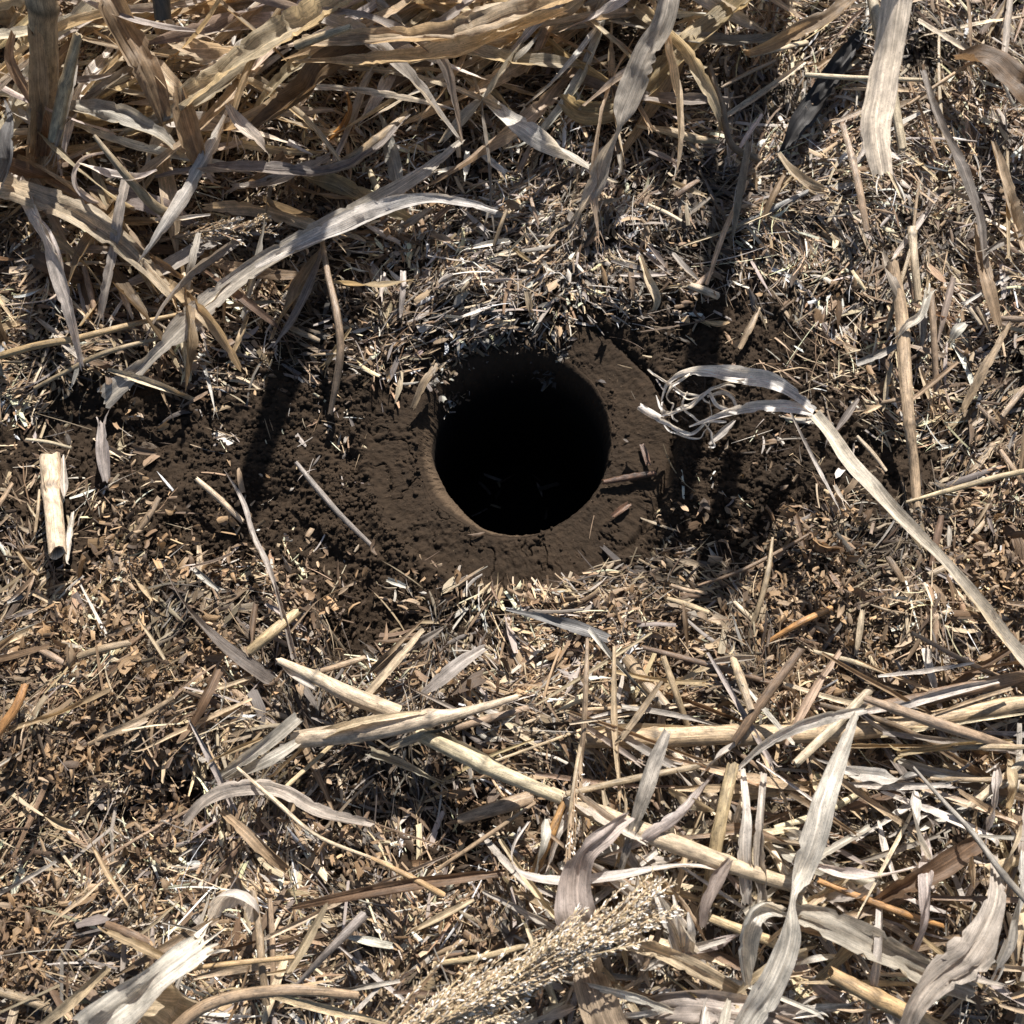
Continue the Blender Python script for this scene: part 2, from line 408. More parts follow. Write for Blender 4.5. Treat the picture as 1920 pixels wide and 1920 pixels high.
# ================================================================ THE GROUND
def make_ground():
    na = 1500
    th = np.linspace(-np.pi, np.pi, na, endpoint=False)
    R0 = rim_r(th) * (1 + .012 * (fbm(th * 14 + 60, th * 0, 5, 3) - .5) * 2); I0 = inn_r(th); wr = np.minimum(I0, .0565)
    cx, cy = HC; rows = []
    c, s = np.cos(th), np.sin(th)
    def row(r, z): rows.append(np.stack([cx + r * c, cy + r * s, np.broadcast_to(z, r.shape)], -1))
    dep = .17
    for k in (0.02, .2, .4, .6, .8, .93): row(wr * k, -dep + .004 * (fbm(c * k * 9 + 5, s * k * 9 + 5, 9, 3)))
    for d in np.linspace(dep - .004, .03, 60):
        row(wr * (1 + .016 * (fbm(th * 25 + 90, th * 0 + d * 90, 7, 3) - .5) * 2), -d)
    zr = soil_z(cx + R0 * c, cy + R0 * s, False)
    sw = ss(-.1, .75, -.74 * c - .67 * s)          # the lower left side is cut back to a slope
    for k in np.linspace(0, 1, 44)[1:]:            # the flared lip
        e = np.sin(k * np.pi / 2) ** 1.3
        r = wr + (R0 - wr) * ((.25 * k + .75 * k ** 2.2) * (1 - sw) + k * sw)
        z0 = -.03 + .013 * sw * min(1, k * 12)
        z = z0 + (zr - z0) * (e * (1 - sw) + k ** .9 * sw)
        r = r + (fbm(th * 30 + 90, th * 0 + k * 3, 7, 3) - .5) * (.0016 + .001 * sw) * np.sin(k * np.pi)
        row(r, z)
    rr = 0; sp = .00035
    while rr < .36:
        rr += sp; sp = min(.0011, sp * 1.03)
        r = R0 + rr; x = cx + r * c; y = cy + r * s
        z = soil_z(x, y); k = ss(0, .0035, rr); rows.append(np.stack([x, y, zr * (1 - k) + z * k - .0006 * np.exp(-rr / .001)], -1))
    while rr < 60:
        rr *= 1.12; r = R0 + rr; x = cx + r * c; y = cy + r * s
        rows.append(np.stack([x, y, soil_z(x, y)], -1))
    G = np.stack(rows); n = len(rows); i = np.arange(n * na).reshape(n, na); j = np.roll(i, -1, 1)
    F = np.stack([i[:-1], i[1:], j[1:], j[:-1]], -1).reshape(-1, 4)
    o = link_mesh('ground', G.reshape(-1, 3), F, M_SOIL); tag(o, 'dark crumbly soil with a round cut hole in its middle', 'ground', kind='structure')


make_ground()


# ================================================================ LITTER
def chips(n_, cx, cy, cz, yaw, L, Wd, pitch, roll, bend, curl, tint, taper, m=3, k=4):
    """n small curved strips as arrays of points (n,k,m,3)"""
    s = np.linspace(-.5, .5, k)[None, :, None]; t = np.linspace(-1, 1, m)[None, None, :]
    L_, W_ = L[:, None, None], Wd[:, None, None]
    jag = rng.normal(0, .22, (n_, k, m)); jag[:, 1:-1] = 0
    tp = 1 - np.where(s < 0, taper[:, 0, None, None], taper[:, 1, None, None]) * (np.abs(s) * 2) ** 1.5
    X = s * L_ + jag * W_; Y = t * W_ * .5 * tp * (1 + rng.normal(0, .08, (n_, k, m))) + bend[:, 1, None, None] * (s * s - .1) * L_
    Z = bend[:, 0, None, None] * (.25 - s * s) * L_ * 1.0 - curl[:, None, None] * t * t * W_ + s * 0
    u = (s + .5) * L_ + 0 * t; v = t * W_ * .5 + 0 * s
    cr, sr = np.cos(roll)[:, None, None], np.sin(roll)[:, None, None]; Y, Z = Y * cr - Z * sr, Y * sr + Z * cr
    cp, sp = np.cos(pitch)[:, None, None], np.sin(pitch)[:, None, None]; X, Z = X * cp - Z * sp, X * sp + Z * cp
    c, s_ = np.cos(yaw)[:, None, None], np.sin(yaw)[:, None, None]; X, Y = X * c - Y * s_, X * s_ + Y * c
    P = np.stack([X + cx[:, None, None], Y + cy[:, None, None], Z + cz[:, None, None]], -1)
    fib = np.stack([u, v, np.broadcast_to(rng.random(n_)[:, None, None] * 9, u.shape)], -1)
    T = np.broadcast_to(tint[:, None, None, :], P.shape)
    return P, T, fib


def pack(P, T, B):
    n_, k, m = P.shape[:3]; i = np.arange(n_ * k * m).reshape(n_, k, m)
    F = np.stack([i[:, :-1, :-1], i[:, :-1, 1:], i[:, 1:, 1:], i[:, 1:, :-1]], -1).reshape(-1, 4)
    return P.reshape(-1, 3), F, T.reshape(-1, 3), B.reshape(-1, 3)


WARM = np.array([TONES[k] for k in ('cream', 'straw', 'tan', 'tan', 'brown', 'brown', 'cream', 'dark', 'brown', 'straw')])
COOL = np.array([TONES[k] for k in ('grey', 'silver', 'lilac', 'cream', 'grey', 'tan', 'lilac', 'dark', 'brown', 'silver')])


def litter_tint(px, py, n_, dull=None):
    g = smap(GREY, px, py) / 10
    pick = rng.random(n_) < g
    c = np.where(pick[:, None], COOL[rng.integers(0, len(COOL), n_)], WARM[rng.integers(0, len(WARM), n_)])
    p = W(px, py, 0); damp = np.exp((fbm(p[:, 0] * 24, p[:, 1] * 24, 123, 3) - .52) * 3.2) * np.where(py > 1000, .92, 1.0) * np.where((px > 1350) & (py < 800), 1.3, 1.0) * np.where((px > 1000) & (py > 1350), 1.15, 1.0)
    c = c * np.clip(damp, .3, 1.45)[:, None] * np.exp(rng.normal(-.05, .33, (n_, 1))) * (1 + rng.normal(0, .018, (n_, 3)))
    if dull is not None: c = c * dull[:, None]
    return np.clip(c, .015, .8)


def scatter(n_, ylo=-150, yhi=2080, xlo=-220, xhi=2140):
    px = rng.uniform(xlo, xhi, n_); py = rng.uniform(ylo, yhi, n_); p = W(px, py, 0)
    return px, py, p[:, 0], p[:, 1]


def outside_hole(x, y, margin=0.0):
    r = np.hypot(x - HC[0], y - HC[1]); th = np.arctan2(y - HC[1], x - HC[0])
    return r > rim_r(th) + margin


def ring_mask(px, py, x, y):
    """the pressed ring round the hole is almost bare, except where straw has slid over it from above"""
    r = np.hypot(x - HC[0], y - HC[1]); th = np.arctan2(y - HC[1], x - HC[0]); up = np.sin(th)
    keep = np.where(up > .25, np.where((np.cos(th) > .45), .3, 1.0), .05)
    return np.where(r < DISC * 1.0, keep, 1.0)


def patch(x, y, d):
    """uneven cover: bare gaps where the litter is thin"""
    f = fbm(x * 42, y * 42, 77, 3)
    return ss(.70 - d * .055, .95 - d * .057, f + .18)


def lay_litter(n_, lmin, lmax, wmin, wmax, zlo, zhi, name=None, label=None, k=4, m=3, thresh=0.0, power=1.0, tilt=14, bare=0.03):
    px, py, x, y = scatter(n_)
    d = smap(DENS, px, py); gap = patch(x, y, d)
    pr = np.clip((d / 9) ** power * gap, 0, 1) + bare * (1 + 0 * d)
    ok = (rng.random(n_) < pr * ring_mask(px, py, x, y)) & outside_hole(x, y, .003)
    px, py, x, y, d, gap = (a[ok] for a in (px, py, x, y, d, gap)); q = len(px)
    big = np.where(py > 1150, 1.25, 1.0) * np.where((px > 1350) & (py < 800), 1.2, 1.0) * np.where((py < 700) & (px < 1300), .85, 1.0)
    L = (lmin + lmax) * .42 * np.exp(rng.normal(0, .48, q)) * PX * big; Wd = np.minimum((wmin + wmax) * .40 * np.exp(rng.normal(0, .48, q)) * (.8 + .2 * big) * PX, L * .5)
    # strands lie roughly along a slowly turning direction
    flow = (fbm(x * 9, y * 9, 91, 2) - .5) * 9; yaw = np.where(rng.random(q) < .6, flow + rng.normal(0, .45, q), rng.uniform(0, np.pi * 2, q))
    z = soil_z(x, y, False) + (1.6 + rng.uniform(zlo, zhi, q) * (d / 9) * (.2 + .5 * gap + 1.1 * ss(.45, .75, fbm(x * 30, y * 30, 145, 2)))) * MM + np.sin(R(10)) * L * .2
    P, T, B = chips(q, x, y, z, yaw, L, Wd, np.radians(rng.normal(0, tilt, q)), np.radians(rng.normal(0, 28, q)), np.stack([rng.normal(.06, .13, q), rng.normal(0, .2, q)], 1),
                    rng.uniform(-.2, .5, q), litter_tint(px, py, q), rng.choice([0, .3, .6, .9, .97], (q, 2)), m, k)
    return P, T, B


def stuff(name, label, cat, sets, mat):
    vs, fs, ts, bs, n = [], [], [], [], 0
    for P, T, B in sets:
        V, F, t, b = pack(P, T, B); vs.append(V); fs.append(F + n); ts.append(t); bs.append(b); n += len(V)
    o = link_mesh(name, np.concatenate(vs), np.concatenate(fs), mat, np.concatenate(ts), np.concatenate(bs))
    return tag(o, label, cat, kind='stuff')


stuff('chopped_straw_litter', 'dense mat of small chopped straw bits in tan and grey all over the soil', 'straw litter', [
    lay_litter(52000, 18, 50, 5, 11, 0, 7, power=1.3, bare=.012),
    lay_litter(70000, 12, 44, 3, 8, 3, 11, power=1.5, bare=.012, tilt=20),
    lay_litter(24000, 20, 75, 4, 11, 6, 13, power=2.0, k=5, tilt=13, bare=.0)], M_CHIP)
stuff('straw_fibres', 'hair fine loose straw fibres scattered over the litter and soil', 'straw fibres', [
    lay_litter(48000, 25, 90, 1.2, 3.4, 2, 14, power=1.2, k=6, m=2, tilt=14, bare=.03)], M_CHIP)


def mulch(n_):
    px, py, x, y = scatter(n_)
    warm = ss(.5, .25, smap(GREY, px, py) / 10) * ss(880, 1080, py) * .8 + .07
    ok = (rng.random(n_) < warm * (smap(DENS, px, py) / 9) * ring_mask(px, py, x, y) * ss(.35, .6, fbm(x * 26, y * 26, 145, 3))) & outside_hole(x, y, .003)
    px, py, x, y = px[ok], py[ok], x[ok], y[ok]; q = len(x)
    L = 13 * np.exp(rng.normal(0, .45, q)) * PX; Wd = L * rng.uniform(.15, .6, q)
    z = soil_z(x, y, False) + (2 + rng.uniform(2, 14, q) + 8 * ss(.5, .8, fbm(x * 26, y * 26, 145, 3))) * MM
    base = np.array([TONES['brown'], TONES['tan'], TONES['dark'], (.29, .182, .095), (.38, .25, .135)])[rng.integers(0, 5, q)]
    return [chips(q, x, y, z, rng.uniform(0, 6.3, q), L, Wd, rng.normal(0, .5, q), rng.normal(0, .7, q), rng.normal(0, .35, (q, 2)), rng.normal(.2, .35, q), base * np.exp(rng.normal(0, .25, (q, 1))), rng.uniform(0, .9, (q, 2)), 3, 4)]


stuff('leaf_mulch', 'crumbly brown mulch of rotted leaf flakes between the straw', 'mulch', mulch(210000), M_CHIP)


# ---- crumbs of soil
def soil_crumbs(n_):
    px, py, x, y = scatter(n_)
    d = smap(DENS, px, py); r = np.hypot(x - HC[0], y - HC[1])
    ok = (rng.random(n_) < np.where(r < DISC, .025 + .5 * np.exp(-np.maximum(r - rim_r(np.arctan2(y - HC[1], x - HC[0])), 0) / .004) * (vn(np.arctan2(y - HC[1], x - HC[0]) * 5 + 40, r * 0, 6) > .4), np.clip(1 - d / 8.5, .03, 1) * (.25 + .75 * ss(.35, .6, fbm(x * 70, y * 70, 71, 2))))) & outside_hole(x, y, .0)
    px, py, x, y = px[ok], py[ok], x[ok], y[ok]; q = len(x)
    g = (1 + 5 ** .5) / 2
    base = np.array([(-1, g, 0), (1, g, 0), (-1, -g, 0), (1, -g, 0), (0, -1, g), (0, 1, g), (0, -1, -g), (0, 1, -g), (g, 0, -1), (g, 0, 1), (-g, 0, -1), (-g, 0, 1)]) / math.hypot(1, g)
    tri = np.array([(0, 11, 5), (0, 5, 1), (0, 1, 7), (0, 7, 10), (0, 10, 11), (1, 5, 9), (5, 11, 4), (11, 10, 2), (10, 7, 6), (7, 1, 8), (3, 9, 4), (3, 4, 2), (3, 2, 6), (3, 6, 8), (3, 8, 9), (4, 9, 5), (2, 4, 11), (6, 2, 10), (8, 6, 7), (9, 8, 1)])
    rad = (.25 + 1.7 * rng.random(q) ** 5.0) * MM
    V = base[None] * rad[:, None, None] * (1 + rng.normal(0, .2, (q, 12, 1))) * (1 + rng.normal(0, .12, (q, 1, 3)))
    z = soil_z(x, y) + rad * .25
    V = V + np.stack([x, y, z], -1)[:, None]
    F = tri[None] + (np.arange(q) * 12)[:, None, None]
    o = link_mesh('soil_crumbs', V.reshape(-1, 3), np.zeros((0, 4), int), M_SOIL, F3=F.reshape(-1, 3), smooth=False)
    tag(o, 'loose dark crumbs of dug soil scattered round the hole', 'soil crumbs', kind='stuff')


soil_crumbs(330000)


# ================================================================ SINGLE LEAVES AND STALKS, one by one
def leaf(name, label, cat, pts, width, tint='cream', twist=0, curl=.22, m=7, frayed=(0, 0), crinkle=.42, group=None, wob=.07, ragged=.25, mat=None, extra=(), fl=.02, tone_j=.04, fold=0.):
    """a flat dry blade; width in photo pixels, pts = (px, py, height in mm)"""
    b = Buf(); t = tone(tint, tone_j)
    C, T, S, N = ribbon(b, lay(pts), np.atleast_1d(width) * PX, twist, curl, t, m, wob, .0022, ragged, crinkle, fold, cut=.12)
    wl = np.atleast_1d(width) * PX
    if frayed[0]: fray(b, C[0], -T[0], S[0], wl[0], frayed[0], fl, t * 1.05)
    if frayed[1]: fray(b, C[-1], T[-1], S[-1], wl[-1], frayed[1], fl, t * 1.05)
    for q, wq, tq in extra:
        ribbon(b, lay(q), np.atleast_1d(wq) * PX, tq, .3, t * rng.uniform(.9, 1.1), 5, .1, .0022, .2, .1)
    return tag(b.build(name, mat or M_LEAF), label, cat, group)


def stalk(name, label, cat, pts, rad, tint='straw', nodes_at=(), squash=.85, group=None, parts=(), mat=None, hollow=True, ragged=.5, m=12, tone_j=.04):
    """a stalk; parts = [(part name, points, width, tint, twist, curl)] become children"""
    t = tone(tint, tone_j); b = Buf(); P = lay(pts)
    r = np.atleast_1d(rad) * PX / 2
    P = P + np.array([0, 0, r.mean() * .6])
    tube(b, P, r, t, m, squash, nodes_at, hollow=hollow, ragged=ragged)
    if not parts: return tag(b.build(name, mat or M_STALK), label, cat, group)
    root = empty(name, tuple(P[0])); tag(root, label, cat, group)
    b.build('stalk_tube', mat or M_STALK, root)
    for pn, q, wq, tq, tw, cu in parts:
        b2 = Buf(); ribbon(b2, lay(q), np.atleast_1d(wq) * PX, tw, cu, tone(tq, .04), 7, .08, .0022, .25, .25, cut=.3); b2.build(pn, M_LEAF, root)
    return root


# --- long leaves of the top left, seen one above the other
leaf('dry_leaf', 'long pale blade slanting down from the tuft, its fanned tip left of the bare soil', 'leaf',
     [(868, 262, 34), (790, 325, 36), (700, 378, 34), (610, 428, 32), (510, 478, 30), (410, 550, 26), (345, 612, 24), (300, 655, 22), (250, 700, 18), (190, 748, 10)],
     [12, 26, 34, 42, 38, 40, 45, 22, 32, 50], 'silver', [0, 0, 10, 5, 0, 10, 25, 10, 0, 0], .12, 9, (0, 0), .2)
leaf('dry_leaf', 'bleached blade with a torn square end lying over the long slanting leaf', 'leaf',
     [(932, 396, 30), (880, 382, 34), (800, 372, 40), (700, 392, 42), (620, 428, 40), (540, 468, 36), (480, 500, 33)], [14, 16, 20, 40, 38, 26, 10], 'white', [0, 10, 20, 5, 0, 0, 0], .15)
leaf('dry_leaf', 'curved blade arching down in front of the tuft, outer one of the looped pair', 'leaf',
     [(590, 20, 70), (680, 62, 76), (745, 115, 70), (800, 165, 60), (838, 225, 46), (868, 268, 36)], [34, 34, 30, 34, 22, 8], 'silver', [0, -20, -10, 30, 50, 30], .2)
leaf('dry_leaf', 'narrow curved blade arching above the looped pair and meeting it at one tip', 'leaf',
     [(600, 18, 80), (690, 30, 86), (780, 70, 84), (832, 115, 74), (852, 185, 58), (868, 265, 36)], [18, 24, 26, 24, 18, 7], 'grey', [0, 20, 10, -20, 0, 30], .25)
leaf('dry_leaf', 'grey twisted blade hanging straight down with a pinched waist and pointed tip', 'leaf',
     [(1262, -40, 90), (1245, 40, 84), (1212, 95, 78), (1190, 150, 70), (1172, 200, 62), (1158, 248, 54), (1132, 300, 44), (1118, 345, 36), (1090, 395, 24), (1070, 455, 12)],
     [40, 44, 46, 54, 44, 14, 34, 38, 18, 5], 'silver', [0, 10, 0, -10, 0, 70, 20, 10, 60, 80], .22, 9)
leaf('leaf_sheath', 'broad tan sheath curling up at its left end under the grey hanging blade', 'leaf sheath',
     [(1420, -30, 46), (1330, 40, 42), (1260, 105, 36), (1205, 165, 30), (1150, 205, 28), (1095, 212, 30), (1058, 190, 40)], [54, 56, 54, 50, 46, 44, 40], 'straw', [0, 0, 0, 0, 20, 45, 70], .3, 9)
leaf('dry_leaf', 'greyish tan blade curving in from the top edge to a blunt tip', 'leaf',
     [(1620, -30, 70), (1560, 22, 66), (1500, 55, 60), (1445, 85, 50), (1400, 100, 40), (1388, 88, 34)], [30, 34, 32, 24, 16, 8], 'tan', [0, 0, 20, 30, 50, 60], .2)
leaf('striped_leaf', 'brown striped blade curving in at the right edge over the pale litter', 'leaf',
     [(1790, 100, 22), (1835, 98, 30), (1880, 120, 36), (1925, 160, 38), (1990, 240, 34)], [40, 60, 64, 64, 60], 'brown', [0, 10, 0, -10, 0], .25, 9)
leaf('charred_strip', 'black fibrous strip of rotten stalk slanting through the pale litter', 'charred strip',
     [(1625, 50, 18), (1580, 110, 20), (1545, 165, 19), (1500, 230, 17), (1462, 290, 13)], [22, 46, 52, 46, 16], 'char', 0, .35, 9, (4, 5), .5, mat=M_DARK, fl=.014)
stalk('dark_stick', 'thin dark stick lying slantwise below the black rotten strip', 'stick', [(1512, 362, 9), (1430, 402, 10), (1350, 442, 8)], [10, 13, 8], 'slate')
stalk('straw_stalk', 'pale upright stalk partly behind the blurred white leaf', 'stalk', [(1628, -30, 34), (1645, 60, 30), (1668, 160, 24), (1690, 280, 12)], [22, 22, 20, 18], 'cream', (.45,))
stalk('straw_stalk', 'short stalk stump with a broken node above the tall brown stalk', 'stalk', [(1708, 430, 22), (1714, 500, 18), (1720, 565, 12)], [16, 15, 14], 'cream', (.12,))
stalk('straw_stalk', 'tall yellow and brown stalk standing along the right of the dug soil', 'stalk',
      [(1672, 500, 26), (1688, 590, 26), (1694, 690, 22), (1702, 790, 18), (1712, 880, 12), (1717, 950, 6)], [20, 24, 24, 20, 18, 15], 'straw', (.3, .68), parts=[
          ('sheath', [(1655, 470, 24), (1672, 520, 32), (1690, 560, 30)], [8, 26, 14], 'grey', [0, 20, 0], .3)])
stalk('straw_stalk', 'thin brown stalk beside the tall yellow one', 'stalk', [(1744, 545, 16), (1750, 640, 15), (1754, 735, 8)], [13, 13, 11], 'tan')
leaf('leaf_scrap', 'small white torn scrap hooked over the tall yellow stalk', 'leaf scrap', [(1742, 545, 34), (1728, 590, 34), (1700, 610, 36), (1684, 632, 30)], [14, 20, 16, 5], 'white', [0, 30, 10, 40], .3, 7, (3, 2), .4, fl=.006)
leaf('leaf_scrap', 'white pointed scrap lying right of the tall yellow stalk', 'leaf scrap', [(1812, 606, 16), (1795, 618, 20), (1782, 640, 14)], [8, 22, 8], 'white', 0, .3, 5, (0, 3), .4, fl=.005)
stalk('straw_stalk', 'yellow straw running in from the right edge below the tall stalk', 'stalk', [(1990, 872, 22), (1880, 893, 18), (1780, 920, 14), (1700, 942, 8)], [11, 11, 10, 5], 'straw')
leaf('dry_leaf', 'brown grey flat blade running down the right side beside the pale litter', 'leaf', [(1730, 130, 26), (1760, 215, 26), (1800, 300, 24), (1835, 400, 22), (1850, 500, 16)], [14, 20, 20, 18, 14], 'lilac', 0, .3)
leaf('dry_leaf', 'cream folded blade standing out near the right edge', 'leaf', [(1862, 262, 22), (1885, 330, 26), (1905, 400, 24), (1925, 470, 20)], [10, 26, 28, 20], 'cream', [0, 10, 0, 0], .35)
leaf('dry_leaf', 'brown flat blade lying lengthwise near the right edge, below the cream folded one', 'leaf', [(1832, 420, 14), (1850, 520, 16), (1872, 610, 14)], [18, 26, 14], 'tan', 0, .2)
leaf('dry_leaf', 'stubby cream leaf base broken off above the dark stick', 'leaf', [(1460, 285, 14), (1485, 318, 22), (1520, 345, 20), (1550, 358, 14)], [10, 24, 26, 14], 'cream', 0, .4, frayed=(0, 3), fl=.006)
stalk('straw_stalk', 'bent stalk crossing the shaded litter left of the dark stick', 'stalk', [(1330, 130, 30), (1352, 200, 26), (1372, 275, 20), (1420, 300, 14)], [12, 14, 14, 16], 'brown')
stalk('straw_stalk', 'yellow stalk piece lying flat under the tan curled sheath', 'stalk', [(1195, 238, 12), (1260, 250, 13), (1300, 262, 11), (1345, 268, 8)], [8, 18, 18, 8], 'straw', (.7,))
stalk('straw_stalk', 'thin level straw ending at the blurred white leaf', 'stalk', [(1510, 142, 20), (1600, 148, 22), (1740, 152, 18)], [10, 11, 8], 'cream')
stalk('straw_stalk', 'thin golden straw slanting down left behind the blurred white leaf', 'stalk', [(1862, 92, 22), (1780, 145, 22), (1702, 198, 14)], [6, 8, 7], 'gold')
# blurred white leaf: hangs from a plant that stands above the picture, close to the lens
b = Buf(); ribbon(b, np.stack([W(*q) for q in [(1760, -520, .27), (1722, -300, .275), (1690, -60, .25), (1672, 60, .225), (1655, 160, .195), (1642, 240, .168), (1655, 328, .135)]]),
                  np.array([14, 15, 15.5, 15.5, 16, 16, 11]) * MM, [0, 0, 0, 6, 6, 0, 0], .15, tone('white', 0), 9, .04, .003, .1, .2, cut=.1)
tag(b.build('dry_leaf', M_LEAF), 'blurred white leaf hanging close to the camera at the top right', 'leaf')

# --- torn curled leaf on the right
TL = tone('white', 0) * np.array([1.02, .98, .88]); WT = tone('white', 0) * np.array([1.1, 1.12, 1.16])
root = empty('torn_leaf', tuple(lay([(1920, 1225, 30)])[0])); tag(root, 'big torn leaf arching in from the right edge to shredded white threads beside the hole', 'torn leaf')
b = Buf(); ribbon(b, lay([(2010, 1330, 20), (1915, 1225, 34), (1850, 1140, 46), (1765, 1045, 60), (1690, 968, 70), (1640, 915, 74), (1598, 870, 74), (1560, 815, 70), (1525, 772, 66)]), np.array([30, 34, 36, 34, 30, 30, 30, 26, 26]) * PX,
                 [-25, -25, -28, -30, -20, -15, -10, 0, 0], .25, TL, 9, .05, .002, .1, .15); b.build('blade', M_LEAF, root)
for pts, wd, tw in (([(1528, 770, 66), (1490, 738, 66), (1440, 712, 62), (1380, 702, 58), (1320, 696, 52), (1275, 702, 44), (1250, 722, 38), (1240, 752, 30)], [16, 24, 34, 36, 22, 12, 8, 3], [0, 0, 10, 0, 20, 60, 60, 40]),
                    ([(1525, 772, 66), (1480, 762, 64), (1420, 762, 60), (1370, 772, 54), (1325, 788, 48), (1292, 800, 42)], [18, 22, 22, 16, 9, 3], [0, 0, 0, 20, 40, 0])):
    b = Buf(); ribbon(b, lay(pts), np.array(wd) * PX, tw, .3, WT, 7, .12, .0018, .35, .3); b.build('torn_strip', M_LEAF, root)
THR = [[(1400, 716, 58), (1345, 722, 52), (1310, 750, 46), (1262, 776, 38), (1240, 780, 32)],
       [(1242, 752, 30), (1246, 775, 28), (1280, 768, 30), (1318, 742, 36), (1350, 724, 44), (1380, 726, 50)],
       [(1200, 764, 26), (1225, 778, 28), (1262, 802, 34), (1298, 814, 34), (1318, 795, 38), (1330, 782, 44)],
       [(1215, 692, 40), (1236, 708, 40), (1252, 720, 40), (1278, 736, 40), (1310, 742, 42), (1330, 760, 42)],
       [(1330, 748, 44), (1335, 780, 44), (1322, 812, 40), (1300, 822, 34), (1255, 805, 28), (1225, 776, 26)],
       [(1325, 742, 46), (1352, 735, 48), (1372, 745, 50), (1382, 762, 50), (1396, 768, 54)],
       [(1318, 790, 44), (1334, 812, 40), (1340, 835, 34), (1328, 838, 30)],
       [(1270, 790, 34), (1258, 775, 30), (1240, 765, 24), (1232, 740, 22)],
       [(1380, 775, 54), (1345, 762, 50), (1328, 738, 46), (1290, 745, 42), (1262, 730, 40)],
       [(1290, 700, 48), (1262, 722, 42), (1252, 745, 34), (1262, 760, 28), (1258, 775, 24)],
       [(1360, 790, 50), (1322, 792, 44), (1300, 782, 40), (1280, 760, 40), (1288, 738, 42)]]
for i, q in enumerate(THR):
    q = [(a_ + rng.normal(0, 1.6), b_ + rng.normal(0, 1.6), c_ + rng.normal(0, 1)) for a_, b_, c_ in spline(np.array(q, float), 14)]
    b = Buf(); ribbon(b, lay(q), np.array([5, 7, 6, 5, 3]) * PX * rng.uniform(.8, 1.25) * (1.7 if i == 2 else 1), rng.uniform(-80, 80, 5), .35, WT * rng.uniform(.85, 1.08), 4, .2, .0012, .2, .2); b.build('thread', M_LEAF, root)
b = Buf(); tube(b, lay([(1202, 764, 26), (1222, 776, 27), (1238, 784, 28)]), np.array([7, 8, 6]) * PX, WT, 8); b.build('thread', M_LEAF, root)

# --- stalks and blades left of the hole
stalk('cut_stalk', 'thick cream stub of stalk standing in the soil at the left edge', 'stalk', [(98, 868, 8), (103, 940, 14), (112, 1036, 26)], [40, 34, 32], 'cream', (.32,), parts=[
    ('sheath_scrap', [(85, 860, 12), (92, 900, 20), (96, 940, 22)], [12, 24, 8], 'straw', [0, 40, 0], .3), ('sheath_scrap', [(118, 855, 12), (120, 905, 20), (120, 930, 22)], [8, 16, 5], 'silver', [0, 30, 0], .3)])
leaf('dry_leaf', 'grey upright sliver of blade right of the thick cream stub', 'leaf', [(190, 790, 20), (192, 850, 18), (200, 902, 8)], [12, 26, 16], 'silver', [0, 20, 0], .3, frayed=(2, 0), fl=.006)
stalk('straw_stalk', 'curved brown and cream stalk above the soil left of the hole', 'stalk', [(603, 445, 22), (616, 520, 28), (632, 590, 30), (639, 655, 28), (632, 715, 22), (620, 775, 10)], [10, 12, 14, 15, 14, 9], 'tan')
stalk('straw_stalk', 'double golden straw running in from the left edge under the long leaf', 'stalk', [(-60, 688, 16), (60, 652, 20), (150, 635, 20), (240, 612, 18), (330, 592, 12)], [14, 14, 13, 11, 7], 'gold')
stalk('straw_stalk', 'thin brown straw below the double golden one', 'stalk', [(68, 728, 12), (140, 690, 16), (200, 662, 18), (300, 635, 16)], [7, 9, 10, 8], 'tan')
leaf('straw_strip', 'bright flat strip lying across below the tip of the long slanting leaf', 'straw strip', [(200, 692, 14), (250, 706, 20), (310, 726, 20), (362, 748, 12)], [8, 20, 22, 18], 'cream', 0, .4, mat=M_STALK)
leaf('dry_leaf', 'grey white withered blade crossing the left soil lengthwise', 'leaf', [(420, 880, 20), (455, 938, 22), (475, 1000, 24), (503, 1060, 26), (525, 1130, 24), (552, 1235, 14)], [4, 9, 14, 15, 17, 16], 'silver', [0, 20, 60, 30, 0, 0], .45)
leaf('dry_leaf', 'whip thin grey blade tapering to a point left of the withered one', 'leaf', [(302, 1052, 26), (335, 1115, 24), (375, 1165, 22), (430, 1218, 18), (510, 1275, 12)], [2, 5, 14, 22, 24], 'lilac', [0, 0, 30, 10, 0], .4)
stalk('straw_stalk', 'short stalk on the left soil pointing down to the right', 'stalk', [(370, 900, 12), (405, 930, 13), (455, 978, 9)], [9, 11, 9], 'cream')
stalk('straw_stalk', 'dark weathered straw across the loose soil left of the ring', 'stalk', [(557, 870, 14), (596, 918, 15), (640, 968, 13), (695, 1022, 8)], [8, 11, 10, 8], 'lilac')
leaf('straw_strip', 'small cream strip lying alone on the soil below left of the pressed ring', 'straw strip', [(724, 1086, 10), (742, 1092, 12), (762, 1099, 9)], [11, 13, 10], 'white', 0, .4, mat=M_STALK)
stalk('straw_stalk', 'blunt yellow stalk piece slanting up beside the withered blade', 'stalk', [(470, 1222, 14), (510, 1188, 16), (556, 1150, 13)], [18, 20, 16], 'straw')
leaf('dry_leaf', 'thin curly root like thread with a knot on the dark soil', 'leaf', [(545, 1185, 12), (590, 1132, 16), (625, 1110, 16), (668, 1092, 12)], [4, 5, 4, 6], 'tan', [0, 50, 90, 0], .3)
leaf('straw_strip', 'flat brown strip sticking out over the upper left rim of the hole', 'straw strip', [(820, 682, 12), (796, 715, 14), (774, 765, 8)], [16, 18, 12], 'tan', 0, .35, frayed=(2, 0), fl=.004, mat=M_STALK)
stalk('twig', 'knobbly reddish twig lying on the ring right of the hole', 'twig', [(1132, 905, 1), (1180, 896, 2), (1226, 888, 2)], [9, 13, 11], 'rust', (.2, .4, .6, .8))
